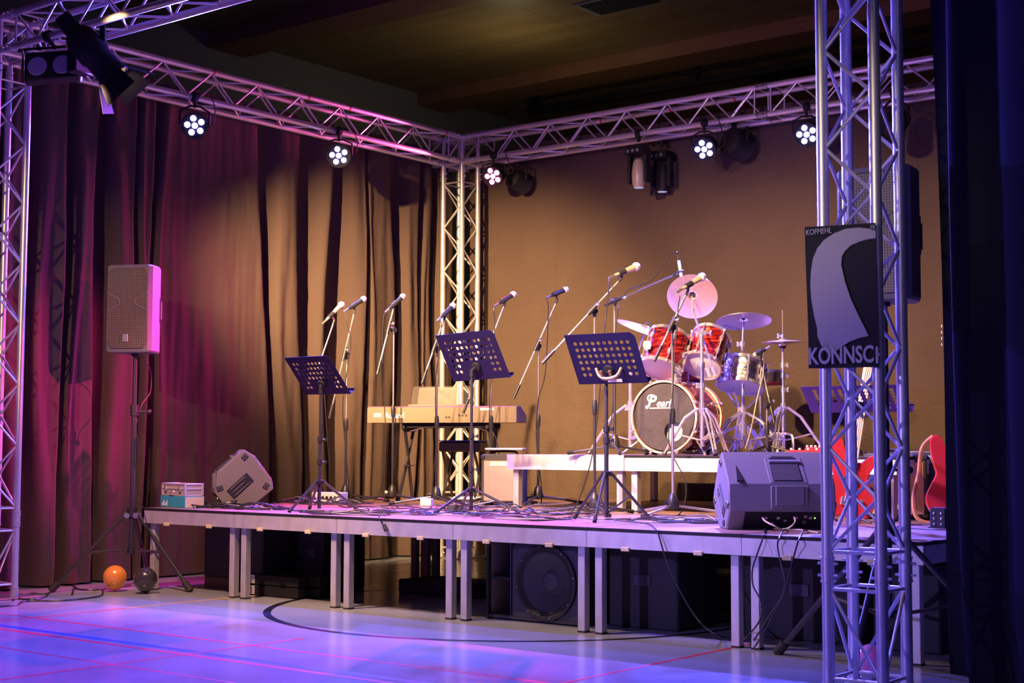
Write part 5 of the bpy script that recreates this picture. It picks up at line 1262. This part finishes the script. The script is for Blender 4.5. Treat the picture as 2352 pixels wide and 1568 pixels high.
e1 = (p2-p1); e2 = (p3-p2); wb = e1.length; ra = math.degrees(math.atan2(e1.y, e1.x)); e1n = e1.normalized(); e2n = V((-e1n.y, e1n.x, 0)); db = .16
bx = (p1+p2)/2+e2n*db/2
t = thing('cardboard_box', 'blue cardboard box at the left end of the stage', 'box', bx, ra)
b = MB(); b.bbox((0, 0, .042), (wb, db, .084), .003); b.build('carton', 'blue_case', t)
b = MB(); b.box((wb/2+.0006, 0, .042), (.001, db*.94, .078)); b.build('side_print', 'card', t)
b = MB()
for k in range(6): b.box((-wb*.42+k*.016, -db/2-.0006, .02+.006*(k % 3)), (.008, .001, .018+.012*(k % 3)))
b.build('front_print', 'ink', t)
case('aluminium-edged case with latches lying on the blue box', (bx.x, bx.y, .684), ra, (wb*.96, db*.95, .095), mat('grey_case', (.35, .3, .3), .4))
p = onz(474, 1158, .6); case('upright aluminium case beside the left floor monitor', (max(p.x, -8.74), p.y+.10, .6), 30, (.16, .14, .17), 'blackpaint')
p = onz(705, 1158, .6); t = thing('stage_box', 'white multicore box under cables behind the left music stand', 'box', (p.x, p.y+.25, .6), 20)
b = MB(); b.bbox((0, 0, .045), (.24, .18, .09), .008); b.build('case', 'white', t)
for k in range(6):
    b = MB(); b.lathe([(.012, 0), (.012, .006)], 12, mtx((-.09+k*.036, -.09, .05), rx(90))); b.build('socket', 'plastic', t)
p = onz(1035, 1178, .6); t = thing('foot_pedal', 'small black pedal box among the cables by the middle music stand', 'effects pedal', (p.x, p.y+.05, .6), 30)
b = MB(); b.box((0, 0, .03), (.10, .13, .055), taper=(.95, .8)); b.build('case', 'plastic', t); b = MB(); b.lathe([(.012, 0), (.01, .015)], 12, mtx((0, -.02, .057))); b.build('switch', 'chrome', t)
# right edge: pedals and a tabletop stand
p = onz(2155, 1215, .6); t = thing('pedal_stand', 'black effects unit with cables at the right stage edge by the curtain', 'effects pedal', (p.x-.0, p.y+.03, .6), 10)
b = MB(); b.bbox((0, 0, .06), (.09, .12, .12), .008); b.build('case', 'plastic', t)
for k in range(6):
    b = MB(); b.ball((-.02+.04*(k % 2), -.062, .03+.03*(k//2)), .008, 8, 6); b.build('knob', 'chrome', t)
# cable tangle
def dk(x, y): q_ = onz(x, y, .6); return V((q_.x, q_.y, .604))
random.seed(21)
def tangle(x0, x1, y0, y1, n, seed, rr=.0045, grp='cables tangled on the stage deck', lab='thin black cable tangled on the stage deck between the stands', stray=.5):
    random.seed(seed)
    a0, a1 = dk(x0, (y0+y1)/2), dk(x1, (y0+y1)/2)
    for i in range(n):
        cx_, cy_ = random.uniform(x0, x1), random.uniform(y0, y1); c0 = dk(cx_, cy_); pts = []; a = random.uniform(0, 6.28); r0 = random.uniform(.08, .24)
        dr = V((math.cos(R_(20)), math.sin(R_(20)), 0))
        m_ = random.randint(14, 24)
        for k in range(m_):
            a += random.uniform(.35, 1.0); c0 = c0+dr*random.uniform(-.03, .07)
            pp = V((c0.x+r0*1.5*math.cos(a)*random.uniform(.7, 1.1), c0.y+r0*.8*math.sin(a), .6055+random.uniform(0, .012)+(.03 if random.random() < .06 else 0)))
            pp.x = min(max(pp.x, -8.8), -2.95); pp.y = min(max(pp.y, 6.885), 10.4)
            pts.append(pp)
        cable(pts, lab, rr, group=grp, n=4)
tangle(700, 1060, 1160, 1186, 9, 5)
tangle(1000, 1330, 1165, 1196, 10, 6)
tangle(1400, 1640, 1190, 1208, 4, 7, lab='thin black cable on the deck near the right floor monitor', grp='cables near the right floor monitor')
tangle(2095, 2160, 1195, 1215, 3, 8, lab='thin cable coiled at the right stage edge', grp='cables at the right stage edge')
tangle(420, 560, 1160, 1168, 6, 9, .006, lab='black cable piled beside the left floor monitor', grp='cables beside the left floor monitor')
tangle(620, 720, 1148, 1165, 5, 10, .006, lab='cable heaped around the white multicore box', grp='cables around the multicore box')
# cables hanging over the stage front
def hangc(top, pts, lab, r=.0048): cable([dk(*q_) for q_ in top]+[ony(x, y, YS-.02-.0*k) for k, (x, y) in enumerate(pts)], lab, r)
cable([dk(1440, 1195), dk(1490, 1205), V((*dk(1505, 1216).xy, .606)), ony(1512, 1226, YS-.02), ony(1530, 1285, YS-.03), ony(1556, 1345, YS-.04), ony(1590, 1405, YS-.05), ony(1620, 1440, YS-.06), onz(1660, 1462, .006), onz(1700, 1468, .006)], 'black cable hanging over the stage front right of centre')
cable([dk(1760, 1212), V((*dk(1755, 1226).xy, .607)), ony(1752, 1236, YS-.02), ony(1738, 1275, YS-.03), ony(1728, 1310, YS-.03), ony(1730, 1345, YS-.03), ony(1745, 1375, YS-.03), ony(1748, 1410, YS-.04), ony(1735, 1440, YS-.06), onz(1700, 1475, .006)], 'black cable hanging below the right floor monitor at its left')
cable([dk(1810, 1215), V((*dk(1800, 1224).xy, .615)), ony(1790, 1234, YS-.03), ony(1786, 1255, YS-.03), ony(1795, 1300, YS-.03), ony(1803, 1335, YS-.03), ony(1795, 1370, YS-.03), ony(1770, 1410, YS-.04), ony(1745, 1450, YS-.06), onz(1722, 1482, .006)], 'middle black cable looping down below the right floor monitor')
cable([dk(1860, 1218), V((*dk(1846, 1225).xy, .615)), ony(1835, 1238, YS-.03), ony(1824, 1275, YS-.03), ony(1812, 1320, YS-.03), ony(1800, 1365, YS-.04), ony(1772, 1420, YS-.05), ony(1750, 1460, YS-.06), onz(1730, 1490, .006)], 'rightmost black cable looping down below the right floor monitor')
cable([dk(868, 1180), V((*dk(872, 1190).xy, .606)), ony(876, 1198, YS-.012), ony(880, 1206, YS-.012)], 'black cable end drooping over the stage front with its plug')
t = thing('cable_plug', 'black cable plug dangling on the stage front', 'plug', ony(882, 1205, YS-.022))
pq = ony(882, 1205, YS-.022); q = W(); q.cyl(pq, pq+V((.02, 0, -.035)), .012, .015, seg=12); q.build('plug', 'plastic', t)
cable([dk(1090, 1150), dk(1092, 1140), ony(1080, 1020, 9.0), ony(1088, 1000, 9.1)], 'thin cable rising beside the small amplifier')
# pale cables from the monitors
wp = onz(1790, 1222, .6)
cable([atd(1748, 1183, 8.15), atd(1757, 1196, 8.02), atd(1780, 1208, 7.95), V((*dk(1800, 1219).xy, .607)), V((*dk(1840, 1219).xy, .606)), V((*dk(1880, 1226).xy, .606))], 'yellowish cable plugged into the back of the right floor monitor', .005, mt='yellow')
cable([atd(1824, 1187, 8.1), atd(1826, 1198, 8.0), atd(1815, 1210, 7.95), V((*dk(1795, 1218).xy, .607)), V((*dk(1740, 1212).xy, .606))], 'second yellowish cable curving out of the right floor monitor', .005, mt='yellow')
cable([dk(520, 1166), V((*dk(530, 1160).xy, .66)), V((*dk(560, 1160).xy, .67)), V((*dk(590, 1166).xy, .62)), dk(625, 1172)], 'pale cable arching in front of the left floor monitor', .005, mt='yellow')
cable([onx(325, 815, sL.x+.03), onx(345, 850, sL.x), onx(345, 900, sL.x), onx(325, 930, sL.x), onx(312, 985, sL.x), onx(320, 1040, sL.x+.05), onx(306, 1090, sL.x+.0), onx(312, 1130, sL.x), ony(325, 1160, 6.86), onz(335, 1167, .607)], 'thin cable running down the left loudspeaker pole to the stage', .004)
# cables on the gym floor at the left
for k, (pl, lab) in enumerate([([(0, 1392), (40, 1388), (60, 1380), (150, 1378), (230, 1368), (240, 1352), (300, 1345)], 'cable snaking across the gym floor from the left edge'),
      ([(30, 1378), (50, 1364), (110, 1362), (120, 1352), (100, 1372), (60, 1376), (40, 1370), (80, 1360)], 'coiled cable on the gym floor by the left front tower'),
      ([(165, 1365), (172, 1345), (178, 1325), (165, 1335), (180, 1352), (230, 1353), (300, 1342)], 'looped cable on the gym floor behind the left loudspeaker stand foot')]):
    cable([onz(x, y, .007) for x, y in pl], lab, .006)
# balloons
def balloon(lab, x, y, rpx, mt_, Z):
    c = atd(x, y, Z); r = rpx*Z/FPX
    t = thing('balloon', lab, 'balloon', c)
    c.z = max(c.z, r*1.18+.004)
    q = W(); pr = [(.0001, r)]
    for k in range(1, 19):
        a = math.pi*k/19; rr_ = r*math.sin(a)*(1-.10*(max(0, -math.cos(a))*-1 if 0 else max(0, math.cos(math.pi-a)))**2); pr.append((rr_, r*math.cos(a)*(1.0 if a < math.pi/2 else 1.12)))
    pr.append((.004, -r*1.14)); q.lathe(list(reversed(pr)), 28, mtx(c), cap=False); q.build('skin', mt_, t, smooth=80)
    q = W(); q.lathe([(.004, -r*1.14+.002), (.007, -r*1.14-.004), (.001, -r*1.14-.004)], 10, mtx(c)); q.build('knot', mt_, t)
balloon('shiny orange balloon on the floor beside the left end of the stage', 264, 1326, 27, 'gold', 10.65)
balloon('shiny black balloon on the floor right of the orange one', 334, 1332, 27, 'balloonblack', 10.5)
balloon('pink balloon on the floor behind the nearest tower', 2000, 1512, 33, 'balloonpink', 6.75)
# ------------------------------------------------------------------ things stored under the stage
xs, ys = -5.80, 7.08
t = thing('subwoofer', 'dark subwoofer cabinet with a big round cone under the stage', 'loudspeaker', (xs+.33, ys+.26, 0))
x0, x1, h = xs, xs+.72, .485
b = W(); b.box(((x0+x1)/2, ys+.5, h/2), (x1-x0, .02, h)); b.box((x0+.009, ys+.25, h/2), (.018, .5, h)); b.box((x1-.009, ys+.25, h/2), (.018, .5, h)); b.box(((x0+x1)/2, ys+.25, .009+.01), (x1-x0-.04, .5, .018)); b.box(((x0+x1)/2, ys+.25, h-.009), (x1-x0-.04, .5, .018)); b.build('cabinet', 'cabinet_dark', t)
b = W(); ns = 48; cx_, cz_, r_ = x0+.46, .245, .215
fx0, fx1 = x0+.19, x1-.018
vs = []
for k in range(ns):
    a = 6.28318*k/ns; vs.append((cx_+r_*math.cos(a), ys+.01, cz_+r_*math.sin(a)))
for k in range(ns):
    a = 6.28318*k/ns; c_, s_ = math.cos(a), math.sin(a); kx = min(abs((fx1-cx_)/c_) if c_ > 0 else abs((fx0-cx_)/c_) if c_ < 0 else 9, (h-.02-cz_)/s_ if s_ > .001 else ((cz_-.02)/-s_ if s_ < -.001 else 9)); vs.append((cx_+kx*c_, ys+.01, cz_+kx*s_))
b.add(vs, [(k, (k+1) % ns, ns+(k+1) % ns, ns+k) for k in range(ns)]); b.box((x0+.19, ys+.25, h/2), (.018, .48, h-.04)); b.build('baffle', mat('baffle_paint', (.03, .03, .045), .55), t)
b = W(); m1 = mtx((cx_, ys+.0, cz_), frame_col(V((1, 0, 0)), V((0, 0, 1)), V((0, -1, 0))))
b.lathe([(.225, .0), (.225, .008), (.205, .010), (.195, .0), (.185, .006), (.175, -.004)], 48, m1, cap=False); b.build('surround', 'rubber', t)
b = W(); b.lathe([(.178, -.004), (.075, -.07), (.07, -.068), (.05, -.05), (.0001, -.045)], 40, m1, cap=False); b.build('cone', mat('cone_paper', (.035, .035, .04), .6), t)
for k in range(8):
    a = R_(45*k+10); b = W(); b.lathe([(.006, .008), (.004, .014)], 8, m1 @ mtx((.214*math.cos(a), .214*math.sin(a), 0))); b.build('bolt', 'steel', t)
b = W(); b.box((x0+.105, ys+.2, .25), (.15, .36, .016)); b.build('port_shelf', 'blackpaint', t)
b = W(); b.box((x0+.105, ys+.47, h/2), (.16, .012, h-.05)); b.box((x0+.022, ys+.25, h/2), (.006, .44, h-.05)); b.build('port_lining', mat('raw_mdf', (.30, .22, .20), .7, vary=(8, .2)), t)
def blackbox(lab, x0, x1, y0, y1, h, plinth=False, cat='case', name='flight_case', col='cabinet_dark'):
    t = thing(name, lab, cat, ((x0+x1)/2, (y0+y1)/2, 0))
    b = W(); b.bbox(((x0+x1)/2, (y0+y1)/2, h/2+(.04 if plinth else .0)), (x1-x0, y1-y0, h-(.08 if plinth else .0)), .01); b.build('cabinet', col, t)
    if plinth:
        b = W(); b.bbox(((x0+x1)/2, (y0+y1)/2, .04), (x1-x0-.01, y1-y0-.01, .08), .004); b.build('plinth', mat('carpet_brown', (.16, .10, .06), .9, vary=(60, .4)), t)
    b = W(); b.bbox(((x0+x1)/2, y0-.004, h*.6), (.12, .008, .07), .003); b.build('recessed_handle', 'blackmetal', t)
    return t
blackbox('big black cabinet under the left end of the stage', -8.83+.12, -8.06, 7.28, 7.75, .47, True)
blackbox('black cabinet behind the second pair of stage legs', -8.0, -7.72, 7.55, 8.0, .47)
blackbox('dark cabinet under the stage right of the subwoofer', -5.0, -4.52, 7.25, 7.7, .47)
blackbox('dark cabinet under the stage below the right monitor', -4.15, -3.45, 7.35, 7.85, .46)
blackbox('dark cabinet under the right end of the stage', -3.35, -2.98, 7.3, 7.8, .46)
# stack of lighting bars with chequered ends
for k in range(2):
    for j in range(2):
        x, y = -8.02+.10*j, 7.10+.0*j
        t = thing('lighting_bar', 'long black bar case with patterned silver end, %s row, %s of the pair' % (('bottom', 'top')[k], ('left', 'right')[j]), 'bar case', (x+.1, y+.05, .005+k*.075), 0, group='bar cases under the stage')
        b = W(); b.bbox((x+.26+.0, y+.05+.11*j, .04+k*.075), (.52, .095, .068), .004); b.build('case', 'blackpaint', t)
        b = W(); b.box((x-.002, y+.05+.11*j, .04+k*.075), (.003, .085, .058)); b.box((x+.04, y+.001+.11*j, .04+k*.075), (.085, .003, .06)); b.build('end_cover', mat('speckled_silver', (.9, .85, .9), .35, .2, vary=(55, .95)), t)
blackbox('low black flat case lying under the middle of the stage', -7.3, -6.6, 7.9, 8.3, .10)
for k, (y0, lab) in enumerate([(8.35, 'dark cable lying on the floor under the stage, front run'), (8.6, 'dark cable lying on the floor under the stage, middle run'), (9.4, 'dark cable lying on the floor under the stage, rear run')]):
    cable([(-7.6+.35*i, y0+.05*math.sin(i*1.3+k), .008) for i in range(12)], lab, .008)
# dark box behind the riser
blackbox('dark equipment case on the stage behind the drum riser leg', -4.95, -4.5, 9.6, 10.0, .3, name='equipment_case')
o = [q_ for q_ in C.objects if q_.get('label', '').startswith('dark equipment case on the stage')][0]; o.location.z = .6
